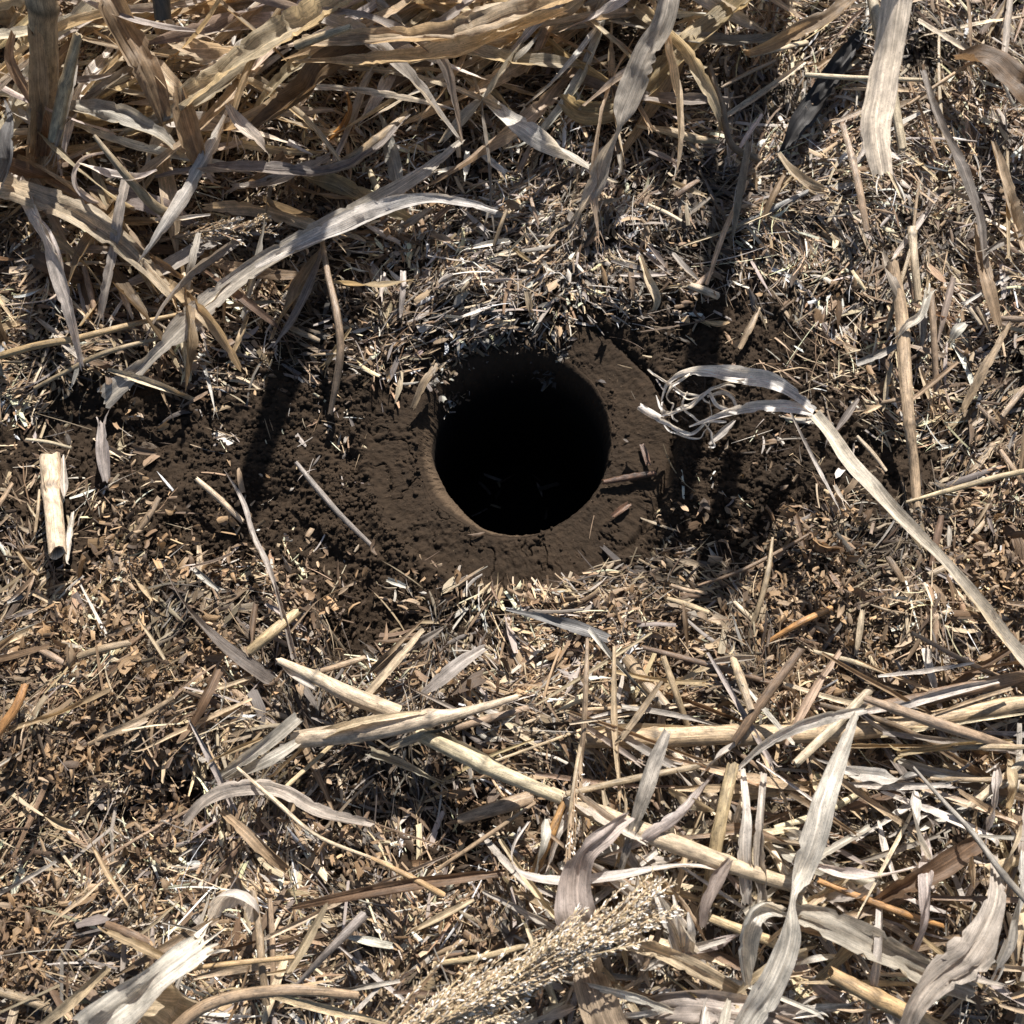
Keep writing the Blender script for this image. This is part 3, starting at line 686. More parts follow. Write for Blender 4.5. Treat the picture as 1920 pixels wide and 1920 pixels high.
leaf('straw_strip', 'rust brown chip on the ring above the reddish twig', 'straw strip', [(1203, 832, 1), (1210, 850, 2), (1216, 872, 1)], [8, 12, 10], 'rust', 0, .2, mat=M_STALK)
leaf('straw_strip', 'rust brown chip on the ring below the reddish twig', 'straw strip', [(1148, 968, 0), (1165, 955, 1), (1180, 944, 0)], [9, 13, 10], 'rust', 0, .2, mat=M_STALK)
leaf('straw_strip', 'upright cream flake over the dark soil above the ring', 'straw strip', [(1200, 478, 16), (1215, 520, 18), (1232, 560, 16), (1225, 585, 10)], [10, 18, 18, 12], 'cream', 0, .3, mat=M_STALK)
stalk('straw_stalk', 'pale stub of straw lying above the bare soil right of the hole', 'stalk', [(1295, 538, 12), (1318, 546, 13), (1342, 556, 10)], [13, 16, 15], 'cream')
leaf('straw_strip', 'yellow almond shaped flake on the soil above the torn leaf', 'straw strip', [(1322, 602, 6), (1345, 606, 9), (1368, 604, 5)], [6, 17, 5], 'gold', 0, .5, mat=M_STALK)
leaf('straw_strip', 'long flaky strip standing on the soil right of the almond flake', 'straw strip', [(1425, 574, 10), (1408, 610, 12), (1385, 650, 8)], [8, 16, 20], 'tan', 0, .3, mat=M_STALK)
leaf('straw_strip', 'white bladelike chip on the soil under the torn threads', 'straw strip', [(1378, 788, 8), (1358, 808, 10), (1330, 832, 6)], [5, 16, 6], 'white', 0, .3)
stalk('straw_stalk', 'short cream straw pointing at the tall yellow stalk from the soil', 'stalk', [(1607, 820, 10), (1635, 850, 12), (1660, 883, 8)], [7, 9, 7], 'cream')
leaf('dry_leaf', 'dark purplish blade lying in the litter straight below the hole', 'leaf', [(950, 1143, 12), (1010, 1155, 18), (1070, 1172, 16), (1140, 1196, 10)], [4, 14, 22, 16], 'slate', [0, 0, 10, 0], .3, mat=M_DARK)
leaf('dry_leaf', 'broad silvery strip lying slantwise above the crossed thick stalks', 'leaf', [(790, 1302, 14), (830, 1270, 20), (870, 1238, 20), (912, 1212, 10)], [10, 26, 22, 12], 'silver', 0, .2)
leaf('dry_leaf', 'grey split blade pointing up from the heap above the crossed stalks', 'leaf', [(700, 1262, 10), (750, 1225, 18), (800, 1196, 20), (832, 1176, 14)], [16, 20, 14, 5], 'lilac', 0, .35)
leaf('straw_strip', 'rust tan splinter standing up beside the grey split blade', 'straw strip', [(690, 1262, 10), (738, 1216, 18), (795, 1160, 20)], [9, 10, 5], 'tan', 0, .4, mat=M_STALK)
# --- the thick stalks of the lower half
stalk('straw_stalk', 'thick cream stalk slanting down right with a shredded upper end', 'stalk', [(528, 1242, 26), (600, 1275, 28), (660, 1305, 26), (745, 1338, 20)], [13, 22, 28, 28], 'cream', (.3,), parts=[
    ('sheath', [(520, 1235, 26), (545, 1262, 30), (590, 1290, 30)], [5, 14, 6], 'silver', [0, 20, 0], .4)])
stalk('straw_stalk', 'fat yellow stalk with a knuckle lying level across the slanting cream one', 'stalk', [(560, 1388, 24), (640, 1378, 32), (720, 1366, 36), (795, 1350, 34), (860, 1340, 30), (965, 1310, 18)], [30, 34, 34, 31, 19, 10], 'cream', (.60,), parts=[
    ('sheath', [(560, 1400, 26), (640, 1362, 42), (730, 1342, 46), (795, 1334, 42)], [22, 16, 10, 5], 'cream', [0, 20, 10, 0], .35)])
leaf('straw_strip', 'pale greenish pointed strip under the fat yellow stalk', 'straw strip', [(732, 1402, 22), (790, 1380, 28), (835, 1366, 26), (880, 1348, 22)], [12, 16, 14, 4], 'cream', 0, .4, mat=M_STALK)
stalk('straw_stalk', 'long grey cream stalk slanting down from the fat stalk to the middle', 'stalk', [(790, 1380, 20), (860, 1412, 32), (940, 1450, 36), (1045, 1495, 30)], [22, 26, 24, 20], 'cream', (.5,), parts=[
    ('sheath', [(800, 1372, 22), (880, 1405, 32), (960, 1450, 32)], [20, 20, 8], 'grey', [0, 0, 10], .35)])
stalk('straw_stalk', 'long ribbed stalk slanting through the lower right under the hanging blade', 'stalk', [(1040, 1490, 26), (1150, 1538, 36), (1270, 1585, 40), (1390, 1630, 38), (1500, 1665, 30)], [20, 30, 28, 24, 20], 'cream', (.22, .7), parts=[
    ('sheath', [(1060, 1480, 34), (1130, 1530, 48), (1210, 1580, 46)], [30, 26, 6], 'silver', [0, 0, 20], .3)])
stalk('cut_stalk', 'tan green stub with a rounded end in the bare dark gap', 'stalk', [(868, 1536, 12), (925, 1518, 20), (992, 1498, 18)], [18, 22, 24], 'tan', (), .6)
leaf('dry_leaf', 'flattened grey stalk end with a reddish tip above the dark gap', 'leaf', [(690, 1408, 18), (750, 1430, 22), (800, 1455, 20), (838, 1472, 12)], [26, 24, 18, 8], 'silver', 0, .4, frayed=(0, 2), fl=.004)
stalk('straw_stalk', 'thickest jointed stalk lying level towards the right edge', 'stalk', [(1098, 1388, 14), (1200, 1386, 20), (1345, 1380, 22), (1500, 1378, 21), (1640, 1368, 19), (1780, 1345, 18), (1990, 1305, 16)], [28, 33, 34, 31, 30, 29, 28], 'straw', (.14, .31, .62), parts=[
    ('sheath', [(1100, 1372, 18), (1180, 1368, 26), (1280, 1366, 28), (1330, 1364, 26)], [12, 20, 14, 5], 'cream', [0, 0, 0, 0], .3)])
stalk('straw_stalk', 'reddish brown stalk lying just above the thickest jointed one at the right', 'stalk', [(1560, 1345, 12), (1680, 1322, 18), (1800, 1295, 20), (1990, 1255, 14)], [18, 24, 24, 20], 'brown', (.4,))
stalk('straw_stalk', 'tan stalk slanting down right across the thickest jointed one', 'stalk', [(1625, 1312, 34), (1720, 1345, 44), (1800, 1372, 40), (1895, 1402, 28)], [12, 18, 18, 14], 'tan', (.15,))
stalk('cut_stalk', 'blunt pinkish tan stub pointing down right above the thickest stalk', 'stalk', [(1178, 1240, 10), (1205, 1275, 20), (1243, 1322, 22)], [22, 22, 20], 'tan', (), .8)
stalk('straw_stalk', 'short orange brown straw in the heap below the torn leaf', 'stalk', [(1440, 1204, 12), (1500, 1168, 16), (1556, 1142, 12)], [8, 11, 10], 'orange')
stalk('straw_stalk', 'slim straw standing lengthwise in the litter below right of the hole', 'stalk', [(1448, 1010, 20), (1440, 1070, 20), (1425, 1130, 16), (1405, 1185, 8)], [5, 9, 9, 8], 'tan')
stalk('straw_stalk', 'dark thin stem slanting below the soil right of the hole', 'stalk', [(1310, 1098, 12), (1385, 1072, 16), (1450, 1040, 16), (1520, 1000, 10)], [5, 7, 7, 5], 'brown')
stalk('straw_stalk', 'slim upright straw beside the drooping seed spike', 'stalk', [(1101, 1200, 34), (1098, 1290, 34), (1094, 1370, 30), (1086, 1450, 24)], [6, 9, 9, 8], 'tan')
leaf('dry_leaf', 'long pale blade hanging down the lower right and bending at a joint', 'leaf', [(1605, 1338, 60), (1570, 1430, 62), (1545, 1500, 62), (1528, 1570, 62), (1505, 1640, 60), (1488, 1690, 58), (1480, 1770, 54), (1445, 1850, 48), (1390, 1940, 40)],
     [10, 26, 32, 38, 36, 16, 34, 40, 36], 'white', [0, 0, 5, 0, 0, 30, 0, 0, 0], .22, 9)
leaf('dry_leaf', 'pale blade arching left from the top of the long hanging one', 'leaf', [(1625, 1332, 56), (1560, 1345, 60), (1490, 1368, 62), (1430, 1400, 54), (1385, 1440, 42)], [8, 20, 20, 14, 6], 'white', [0, 20, 30, 10, 0], .25)
leaf('dry_leaf', 'blue grey thin blade leaning down across the long ribbed stalk', 'leaf', [(1252, 1368, 54), (1228, 1430, 56), (1205, 1500, 54), (1182, 1570, 46), (1163, 1634, 34)], [12, 26, 26, 20, 10], 'grey', [0, 10, 0, 0, 0], .3, mat=M_STALK)
leaf('dry_leaf', 'wide pale blade curling down behind the feathery seed head', 'leaf', [(1185, 1530, 58), (1140, 1565, 64), (1098, 1602, 66), (1078, 1660, 62), (1082, 1720, 56), (1105, 1770, 46)], [20, 30, 34, 48, 62, 50], 'silver', [50, 40, 20, 0, -10, 0], .28, 9)
leaf('dry_leaf', 'thin white ribbon looping left of the curling blade', 'leaf', [(992, 1540, 40), (966, 1580, 44), (962, 1615, 46), (990, 1640, 48), (1060, 1650, 50), (1140, 1642, 50), (1220, 1628, 48), (1290, 1618, 46), (1365, 1632, 40)],
     [4, 7, 10, 14, 16, 16, 14, 14, 8], 'white', [0, 50, 70, 20, 0, 0, 20, 30, 0], .25)
stalk('orange_straw', 'bright orange straw standing left of the drooping seed spike', 'straw', [(1056, 1506, 30), (1030, 1572, 30), (1000, 1640, 22)], [10, 15, 13], 'orange')
stalk('orange_straw', 'bright golden split straw in the lower right', 'straw', [(1535, 1652, 30), (1610, 1682, 34), (1690, 1712, 32), (1765, 1736, 24)], [9, 11, 11, 7], 'orange')
leaf('dry_leaf', 'pale grey sickle shaped blade curving up the lower right corner', 'leaf', [(1690, 1950, 48), (1720, 1885, 54), (1765, 1830, 58), (1815, 1790, 60), (1850, 1735, 58), (1870, 1672, 54), (1865, 1600, 46)], [20, 30, 44, 54, 36, 26, 14], 'silver', [20, 10, 10, 0, 20, 30, 0], .25, 9)
leaf('dry_leaf', 'broad brown blade in shade behind the sickle shaped one', 'leaf', [(1610, 1712, 30), (1670, 1675, 38), (1740, 1640, 40), (1840, 1578, 32)], [20, 36, 40, 30], 'brown', [0, 10, 0, 0], .35)
stalk('dark_stick', 'thin grey stem slanting down through the lower right to the edge', 'stick', [(1712, 1440, 40), (1770, 1505, 46), (1825, 1565, 50), (1880, 1640, 54), (1960, 1730, 50)], [5, 7, 9, 10, 10], 'lilac', (.3, .7))
leaf('dry_leaf', 'large creased blade running level in the lower right to a torn end', 'leaf', [(1480, 1705, 40), (1560, 1735, 44), (1650, 1775, 44), (1740, 1825, 38), (1830, 1862, 26)], [26, 46, 52, 46, 30], 'silver', [0, 0, 10, 0, 0], .3, 9)
stalk('straw_stalk', 'golden stalk running to the bottom edge at the lower right', 'stalk', [(1560, 1828, 34), (1640, 1870, 38), (1760, 1930, 34)], [22, 24, 24], 'gold', (.4,))
leaf('dry_leaf', 'bleached blade bent over in a loop left of the long hanging one', 'leaf', [(1478, 1712, 46), (1445, 1705, 60), (1415, 1728, 64), (1402, 1780, 58), (1402, 1850, 40)], [14, 28, 34, 34, 10], 'white', [0, 20, 10, 0, 0], .3, 9)
leaf('dry_leaf', 'upright pale blade behind the bent loop', 'leaf', [(1392, 1440, 36), (1400, 1520, 44), (1395, 1600, 44), (1402, 1700, 34)], [8, 16, 20, 22], 'white', [0, 30, 0, 0], .3)
leaf('dry_leaf', 'second upright pale blade, with a knobbly end, beside the bent loop', 'leaf', [(1432, 1450, 36), (1425, 1540, 44), (1424, 1620, 42), (1430, 1700, 32)], [10, 14, 22, 16], 'silver', [0, -30, 0, 0], .3)
leaf('dry_leaf', 'white fingered blade torn into points right of the seed head', 'leaf', [(1290, 1795, 34), (1272, 1755, 44), (1245, 1705, 46), (1226, 1668, 42)], [44, 36, 24, 6], 'white', [0, 10, 0, 0], .3, 9, (0, 2), fl=.01,
     extra=[([(1285, 1780, 36), (1272, 1720, 50), (1262, 1678, 48)], [16, 12, 3], [0, 20, 0]), ([(1292, 1790, 36), (1296, 1745, 46), (1290, 1710, 46)], [16, 14, 3], [0, 20, 0])])
leaf('dry_leaf', 'grey lilac blade leaning against the long ribbed stalk', 'leaf', [(1318, 1740, 40), (1325, 1690, 46), (1350, 1640, 48), (1370, 1610, 46)], [12, 20, 24, 10], 'grey', [0, 20, 0, 0], .3)
stalk('straw_stalk', 'stout pale yellow stalk standing lengthwise behind the curling blade', 'stalk', [(1372, 1440, 34), (1352, 1530, 36), (1335, 1620, 30), (1325, 1680, 20)], [20, 20, 20, 18], 'straw', (.5,))
leaf('leaf_sheath', 'broad cream blade below the feathery seed head reaching the bottom edge', 'leaf sheath', [(1092, 1770, 34), (1105, 1830, 42), (1128, 1900, 42), (1160, 1980, 36)], [50, 56, 62, 70], 'cream', 0, .3, 9)
leaf('leaf_sheath', 'long tan sheath slanting right from the seed head', 'leaf sheath', [(1130, 1752, 40), (1200, 1770, 46), (1290, 1808, 44), (1400, 1868, 30)], [16, 30, 28, 14], 'cream', [20, 10, 0, 0], .3, 9)
leaf('leaf_sheath', 'thick grey ribbed sheath lying level near the bottom edge', 'leaf sheath', [(1210, 1890, 26), (1300, 1885, 36), (1400, 1898, 36), (1500, 1905, 26)], [30, 46, 48, 34], 'silver', 0, .35, 9)
leaf('dry_leaf', 'white frayed blade coming in at the bottom left corner', 'leaf', [(384, 1768, 60), (345, 1795, 66), (300, 1830, 68), (240, 1880, 66), (160, 1945, 60)], [36, 44, 40, 56, 66], 'white', [0, 0, 10, 0, 0], .15, 9, (5, 0), fl=.012)
leaf('dry_leaf', 'papery cream leaf scrap under the white frayed blade', 'leaf', [(250, 1880, 34), (290, 1870, 44), (330, 1895, 44), (370, 1900, 30)], [40, 70, 70, 40], 'cream', [0, 20, -10, 0], .3, 9)
leaf('curled_husk', 'small white curled husk like a shell left of the bottom middle', 'husk', [(396, 1724, 16), (412, 1702, 34), (440, 1696, 40), (466, 1708, 34), (472, 1728, 18)], [14, 34, 46, 34, 10], 'white', [0, 10, 0, -10, 0], .3, 9)
stalk('straw_stalk', 'thin stalk standing straight below the shell like husk', 'stalk', [(476, 1672, 26), (486, 1740, 30), (492, 1810, 28), (500, 1880, 20)], [9, 12, 12, 12], 'tan', (.6,))
stalk('straw_stalk', 'curved brown stalk arching in from the bottom edge', 'stalk', [(300, 1960, 40), (370, 1895, 44), (450, 1866, 46), (560, 1856, 44), (670, 1866, 34)], [18, 18, 17, 16, 12], 'tan')
stalk('straw_stalk', 'thin golden straw lying level below the shell like husk', 'stalk', [(340, 1818, 34), (440, 1806, 38), (550, 1795, 32)], [7, 8, 7], 'gold')
stalk('dark_stick', 'grey splinter slanting up to the right near the bottom middle', 'stick', [(555, 1848, 26), (620, 1780, 34), (682, 1716, 26)], [5, 12, 15], 'lilac')
leaf('leaf_sheath', 'flat brown sheath lying level in the lower middle', 'leaf sheath', [(548, 1702, 20), (640, 1682, 28), (750, 1662, 28), (850, 1648, 26), (945, 1636, 18)], [8, 16, 20, 18, 12], 'brown', 0, .2, 7)
stalk('straw_stalk', 'hair thin straw drawn across the lower left heap', 'stalk', [(445, 1440, 30), (520, 1505, 36), (600, 1570, 34), (735, 1622, 20)], [5, 7, 6, 4], 'cream')
stalk('straw_stalk', 'thin straw with an orange end running down right to a node', 'stalk', [(700, 1610, 22), (770, 1645, 26), (830, 1678, 22)], [6, 9, 10], 'gold', (.95,))
leaf('dry_leaf', 'flat bent strip lying in the lower left heap', 'leaf', [(415, 1520, 24), (460, 1560, 30), (500, 1600, 30), (540, 1632, 22)], [9, 17, 19, 14], 'straw', 0, .2)
leaf('dry_leaf', 'arched silvery blade over the lower left heap', 'leaf', [(345, 1545, 20), (385, 1500, 30), (440, 1478, 34), (520, 1480, 30), (600, 1520, 26), (700, 1545, 18)], [12, 22, 26, 24, 20, 12], 'silver', [0, 20, 0, 0, 10, 0], .2)
leaf('dry_leaf', 'grey blade pair sweeping left from the fat yellow stalk', 'leaf', [(560, 1345, 34), (500, 1395, 34), (450, 1430, 28), (395, 1470, 16)], [20, 22, 18, 6], 'silver', [0, 10, 0, 0], .35, 7,
     extra=[([(585, 1372, 30), (520, 1415, 34), (470, 1440, 28), (420, 1462, 18)], [12, 20, 16, 4], [0, 0, 0])])
leaf('dry_leaf', 'dark brown upright strip in the lower left heap', 'leaf', [(412, 1255, 24), (385, 1310, 26), (355, 1370, 18)], [16, 16, 10], 'brown', 0, .3)
stalk('straw_stalk', 'rusty straw at the left edge above the lower left heap', 'stalk', [(48, 1288, 20), (30, 1330, 20), (-10, 1385, 14)], [12, 16, 16], 'orange')
leaf('straw_strip', 'leaf shaped brown flake on the heap at the lower left', 'straw strip', [(85, 1530, 14), (110, 1545, 18), (140, 1556, 12)], [6, 18, 5], 'straw', 0, .4, mat=M_STALK)


# ---- feathery seed head at the bottom
def seed_head(label, base, tip, n_br, ln, wid, lift0, lift1, tintb, tints, stiff=1.0, per=26):
    b0, t0 = lay([(base[0], base[1], lift0)])[0], lay([(tip[0], tip[1], lift1)])[0]
    root = empty('seed_head', tuple(b0)); tag(root, label, 'seed head')
    ax = t0 - b0; Lx = np.linalg.norm(ax); ax /= Lx; sd = np.cross(ax, [0, 0, 1.0]); sd /= np.linalg.norm(sd); upv = np.cross(sd, ax)
    bend = lambda k: b0 + ax * Lx * k + sd * .006 * math.sin(k * 2.2) + upv * .010 * math.sin(k * 3.0)
    b = Buf(); tube(b, [bend(k) for k in np.linspace(0, 1, 8)], np.linspace(1.3, .3, 8) * MM, tone(tintb, 0), 7); b.build('rachis', M_STALK, root)
    cx = []
    for i in range(n_br):
        k = (i + .5) / n_br * .94; a = rng.uniform(0, 2 * np.pi) if stiff > .5 else rng.uniform(-.5, .5)
        off = sd * math.cos(a) + upv * math.sin(a) * .6; L = ln * (1 - .55 * k) * rng.uniform(.75, 1.15)
        p0 = bend(k); d = ax * 1.0 + off * wid * rng.uniform(.2, 1.0); d /= np.linalg.norm(d)
        pts = [p0, p0 + d * L * .35, p0 + d * L * .7 + ax * L * .05, p0 + d * L * .95 + ax * L * .12 - np.array([0, 0, .08 * L])]
        b = Buf(); tube(b, pts, np.array([.5, .4, .3, .2]) * MM, tone(tintb, .05), 5, hollow=False, ragged=0)
        S = spline(np.array(pts), .001)
        for j in range(per):
            q = S[int(rng.uniform(.12, .999) * len(S))]; v = d + rng.normal(0, .38, 3); v /= np.linalg.norm(v); l = rng.uniform(1.1, 2.9) * MM
            cx.append((q, v, l))
            if j % 3 == 0: tube(b, [q - v * l * .2, q + v * l * .6], np.array([.22, .15]) * MM, tone(tintb, .05), 4, hollow=False, ragged=0, step=.01)
        b.build('branch', M_SEED, root)
    n = len(cx); Q = np.array([c[0] + c[1] * c[2] * .9 for c in cx]); V = np.array([c[1] for c in cx]); l = np.array([c[2] for c in cx])
    yaw = np.arctan2(V[:, 1], V[:, 0]); pit = np.arcsin(np.clip(V[:, 2], -1, 1))
    tt = np.clip(np.array(TONES[tints])[None] * (1 + rng.normal(0, .13, (n, 1))), .02, .85); tt[rng.random(n) < .40] = np.array(TONES['white']) * 1.08
    P, T, B = chips(n, Q[:, 0], Q[:, 1], Q[:, 2], yaw, l * rng.uniform(.9, 1.5, n), l * .38, pit, rng.uniform(0, 6.3, n), np.stack([rng.normal(.1, .1, n)] * 2, 1), np.full(n, .6), tt, np.full((n, 2), .85), 3, 5)
    V_, F_, T_, B_ = pack(P, T, B)
    o = link_mesh('spikelets', V_ - np.array(root.location), F_, M_SEED, T_, B_, root); o['kind'] = 'stuff'


seed_head('big feathery cream seed head sweeping up right from the bottom edge', (600, 2030), (1165, 1695), 120, .070, .40, 50, 58, 'straw', 'cream', per=52)
seed_head('narrow brown seed spike drooping behind the slim upright straw', (1092, 1385), (1082, 1665), 22, .05, .12, 26, 36, 'tan', 'tan', per=12)
seed_head('flattened clump of tan grain husks below the tuft at the upper left', (300, 452), (500, 420), 34, .028, .8, 12, 18, 'tan', 'straw', per=20)

# ================================================================ THE TUFT ALONG THE TOP
def rand_leaf(px, py, h, ang, ln, wd, arch, tint, name, label, cat, group, curlv=.25, m=6, bend=.5, twist=60, droop=0.0, crinkle=.3):
    """ang: direction in the picture (0 = right, 90 = down), ln in photo pixels"""
    k = np.linspace(0, 1, 6); a = R(ang) + bend * (k - .3) * rng.choice([-1, 1]) * rng.uniform(.2, 1.2)
    dx = np.concatenate([[0], np.cumsum(np.cos(a[:-1]) * ln / 5)]); dy = np.concatenate([[0], np.cumsum(np.sin(a[:-1]) * ln / 5)])
    hh = h + arch * np.sin(k * np.pi) - droop * k
    pts = [(px + x, py + y, max(2, z)) for x, y, z in zip(dx, dy, hh)]
    b = Buf(); t = tone(tint, .12)
    wv = wd * np.array([.45, .9, 1, 1, .75, rng.uniform(.08, .5)]) * PX
    tw = rng.uniform(-twist, twist) + np.cumsum(rng.normal(0, twist * .4, 6))
    C, T, S, N = ribbon(b, lay(pts), wv, tw, curlv * rng.uniform(.5, 1.4), t, m, .1, .0028, .3, crinkle, cut=.2)
    if rng.random() < .35: fray(b, C[-1], T[-1], S[-1], wv[-1] + .002, int(rng.integers(2, 5)), rng.uniform(.006, .016), t)
    return tag(b.build(name, M_LEAF), label, cat, group)


def pick(seq, p=None): return seq[int(rng.choice(len(seq), p=p))]


TUFT = 'dry leaf blades tangled in the tuft'
for i in range(300):                                   # lower layer of the tuft
    px = rng.uniform(-120, 1330) if i % 5 else rng.uniform(-120, 700); lim = 250 - .13 * max(px, 0) + (60 if px < 600 else 0)
    py = rng.uniform(-170, lim)
    deep = (lim - py) / 400
    rand_leaf(px, py, rng.uniform(4, 22) + 45 * deep * rng.random(), pick([165, 140, 175, 30, 110, -15, -40, 10, 155]) + rng.normal(0, 20), rng.uniform(130, 440), rng.uniform(10, 40), rng.uniform(0, 30),
              pick(['straw', 'cream', 'cream', 'white', 'cream', 'silver', 'grey', 'white']), 'tuft_leaf', 'dry leaf blade tangled in the thick tuft along the top edge', 'leaf', TUFT, bend=.8, twist=75)
for i in range(46):                                    # blades lying over the litter below the tuft at the left
    px = rng.uniform(-60, 620); py = rng.uniform(240, 560)
    rand_leaf(px, py, rng.uniform(6, 20), pick([30, 60, 150, 110, 200]) + rng.normal(0, 20), rng.uniform(110, 300), rng.uniform(12, 40), rng.uniform(2, 20), pick(['silver', 'tan', 'grey', 'straw', 'brown', 'cream']),
              'fallen_leaf', 'dry fallen leaf blade lying below the tuft at the upper left', 'leaf', 'fallen leaf blades at the upper left', .2)
# named blades and stalks of the tuft
leaf('dry_leaf', 'broad spotted brown sheath leaning down left across the tuft', 'leaf', [(170, -60, 92), (215, 20, 84), (258, 95, 70), (290, 165, 56), (312, 235, 40)], [50, 56, 56, 46, 20], 'tan', [0, 0, 0, 0, 0], .3, 9)
leaf('leaf_sheath', 'wide ribbed tan sheath slanting up right out of the tuft', 'leaf sheath', [(330, 185, 60), (400, 130, 72), (480, 78, 80), (580, 20, 86), (680, -40, 88)], [44, 60, 62, 60, 54], 'cream', 0, .35, 9)
leaf('leaf_sheath', 'grey brown hollow sheath below the wide ribbed tan one', 'leaf sheath', [(470, 235, 50), (545, 175, 60), (620, 115, 66), (700, 70, 70)], [24, 50, 54, 44], 'brown', 0, .4, 9)
leaf('leaf_sheath', 'long cream sheath crossing level at the very top', 'leaf sheath', [(560, 75, 80), (700, 60, 90), (860, 48, 92), (1000, 8, 92), (1100, -30, 90)], [30, 44, 48, 44, 40], 'cream', 0, .3, 9)
leaf('leaf_sheath', 'second cream blade crossing level below the long top sheath', 'leaf sheath', [(550, 115, 74), (700, 108, 82), (850, 88, 84), (970, 45, 84), (1060, 20, 84)], [10, 36, 40, 36, 20], 'cream', [0, 10, 0, 0, 0], .3, 9)
leaf('dry_leaf', 'lit blade lying level in shade left of the tuft stalks', 'leaf', [(118, 195, 46), (180, 200, 54), (240, 218, 52), (300, 250, 44), (350, 300, 30)], [22, 40, 42, 34, 14], 'silver', [0, 0, 0, 20, 10], .25, 9)
leaf('dry_leaf', 'big pale blade arching in at the left edge and down right', 'leaf', [(-40, 335, 26), (30, 352, 40), (110, 378, 44), (190, 425, 38), (255, 480, 28), (330, 560, 14)], [40, 48, 54, 50, 40, 20], 'cream', [0, 0, 0, 0, 0, 0], .15, 9)
leaf('dry_leaf', 'long lilac grey blade sweeping right under the tuft in a shallow arc', 'leaf', [(290, 330, 30), (380, 312, 40), (480, 312, 42), (600, 318, 40), (690, 285, 36), (765, 212, 28)], [10, 22, 30, 28, 18, 14], 'grey', [0, 20, 0, 0, 30, 20], .3, 9)
leaf('dry_leaf', 'grey cupped blade with a curled tip in the middle of the tuft', 'leaf', [(425, 195, 60), (450, 230, 58), (485, 260, 50), (500, 285, 40)], [10, 30, 38, 20], 'silver', [0, 20, 40, 60], .45, 9)
leaf('dry_leaf', 'upright pinkish blade between the sheaths in the tuft', 'leaf', [(335, 165, 60), (345, 215, 56), (362, 270, 46), (380, 320, 32)], [20, 46, 48, 16], 'tan', [0, 0, 0, 0], .3, 9)
leaf('dry_leaf', 'narrow grey blade hanging down with a frayed foot at the left', 'leaf', [(240, 320, 46), (225, 390, 44), (212, 460, 36), (198, 530, 26), (188, 595, 12)], [16, 20, 24, 26, 12], 'silver', [0, 20, 0, 10, 0], .3, 7, (0, 3), fl=.01)
leaf('dry_leaf', 'thin silvery thread of leaf looping near the left edge', 'leaf', [(60, 400, 40), (88, 425, 44), (108, 470, 40), (118, 520, 26), (95, 560, 14), (10, 572, 10)], [5, 9, 8, 6, 5, 4], 'white', [0, 50, 20, 60, 10, 0], .3)
leaf('dry_leaf', 'white torn curl hanging over the big pale blade', 'leaf', [(150, 305, 56), (175, 312, 62), (210, 325, 62), (255, 330, 58), (292, 318, 56)], [6, 14, 22, 20, 6], 'white', [30, 20, 0, 0, 20], .3)
leaf('dry_leaf', 'thin pale ring of leaf curling round left of the white torn curl', 'leaf', [(200, 285, 60), (160, 295, 56), (140, 320, 52), (142, 350, 48), (165, 372, 44), (185, 380, 40)], [4, 8, 9, 10, 14, 4], 'silver', [40, 60, 40, 20, 0, 0], .3)
leaf('dry_leaf', 'grey leaf tip poking in at the left edge under the tuft', 'leaf', [(8, 185, 50), (18, 220, 56), (8, 260, 56), (5, 300, 52), (-10, 345, 40)], [3, 12, 28, 34, 30], 'slate', [0, 0, 20, 0, 0], .35, 9)
leaf('dry_leaf', 'silvery blade laid on the litter between the grain husks and long leaf', 'leaf', [(290, 412, 26), (340, 408, 32), (395, 402, 26)], [6, 12, 5], 'white', [0, 10, 0], .3)
leaf('dry_leaf', 'grey curl of leaf hanging right of the grain husks', 'leaf', [(372, 435, 30), (362, 480, 34), (352, 530, 26), (350, 575, 14)], [10, 15, 13, 8], 'silver', [0, 30, 60, 20], .3)
leaf('dry_leaf', 'rust red scrap glowing inside the tuft', 'leaf', [(650, 172, 22), (656, 205, 26), (640, 240, 20), (615, 262, 12)], [5, 12, 14, 10], 'orange', [0, 40, 20, 0], .3)
stalk('stubble_stalk', 'thick upright brown stalk standing in the tuft at the upper left', 'stalk', [(84, 335, 6), (90, 200, 44), (88, 90, 90), (84, -10, 125), (80, -90, 150)], [66, 58, 52, 48, 44], 'straw', (.25, .75), parts=[
    ('sheath', [(60, 300, 30), (72, 180, 74), (66, 60, 118)], [26, 38, 26], 'tan', [0, 0, 0], .4)])
stalk('stubble_stalk', 'cut forked stalk in front of the thick upright one', 'stalk', [(148, 75, 92), (132, 140, 78), (118, 200, 62), (106, 268, 44)], [18, 22, 26, 28], 'straw', (.45,))
leaf('leaf_sheath', 'v shaped tan sheath open at the top left of the forked stalk', 'leaf sheath', [(25, 60, 92), (18, 110, 84), (52, 175, 68), (85, 225, 54), (80, 300, 30)], [12, 18, 22, 30, 34], 'tan', [40, 20, 0, 0, 0], .35)
stalk('stubble_stalk', 'short black mouldy stalk end hanging at the top of the tuft', 'stalk', [(305, -60, 112), (304, -10, 108), (308, 38, 98)], [26, 30, 30], 'dark', (.6,))
stalk('stubble_stalk', 'bent twig like stalk crossing in front of the pale blade', 'stalk', [(182, 262, 70), (212, 300, 66), (245, 340, 56), (290, 388, 36), (322, 405, 24)], [8, 13, 16, 20, 20], 'tan')
stalk('straw_stalk', 'jointed stalk lying under the arched blades right of the tuft', 'stalk', [(600, 325, 14), (660, 300, 22), (712, 262, 26), (762, 220, 24)], [12, 20, 20, 16], 'tan', (.6,))
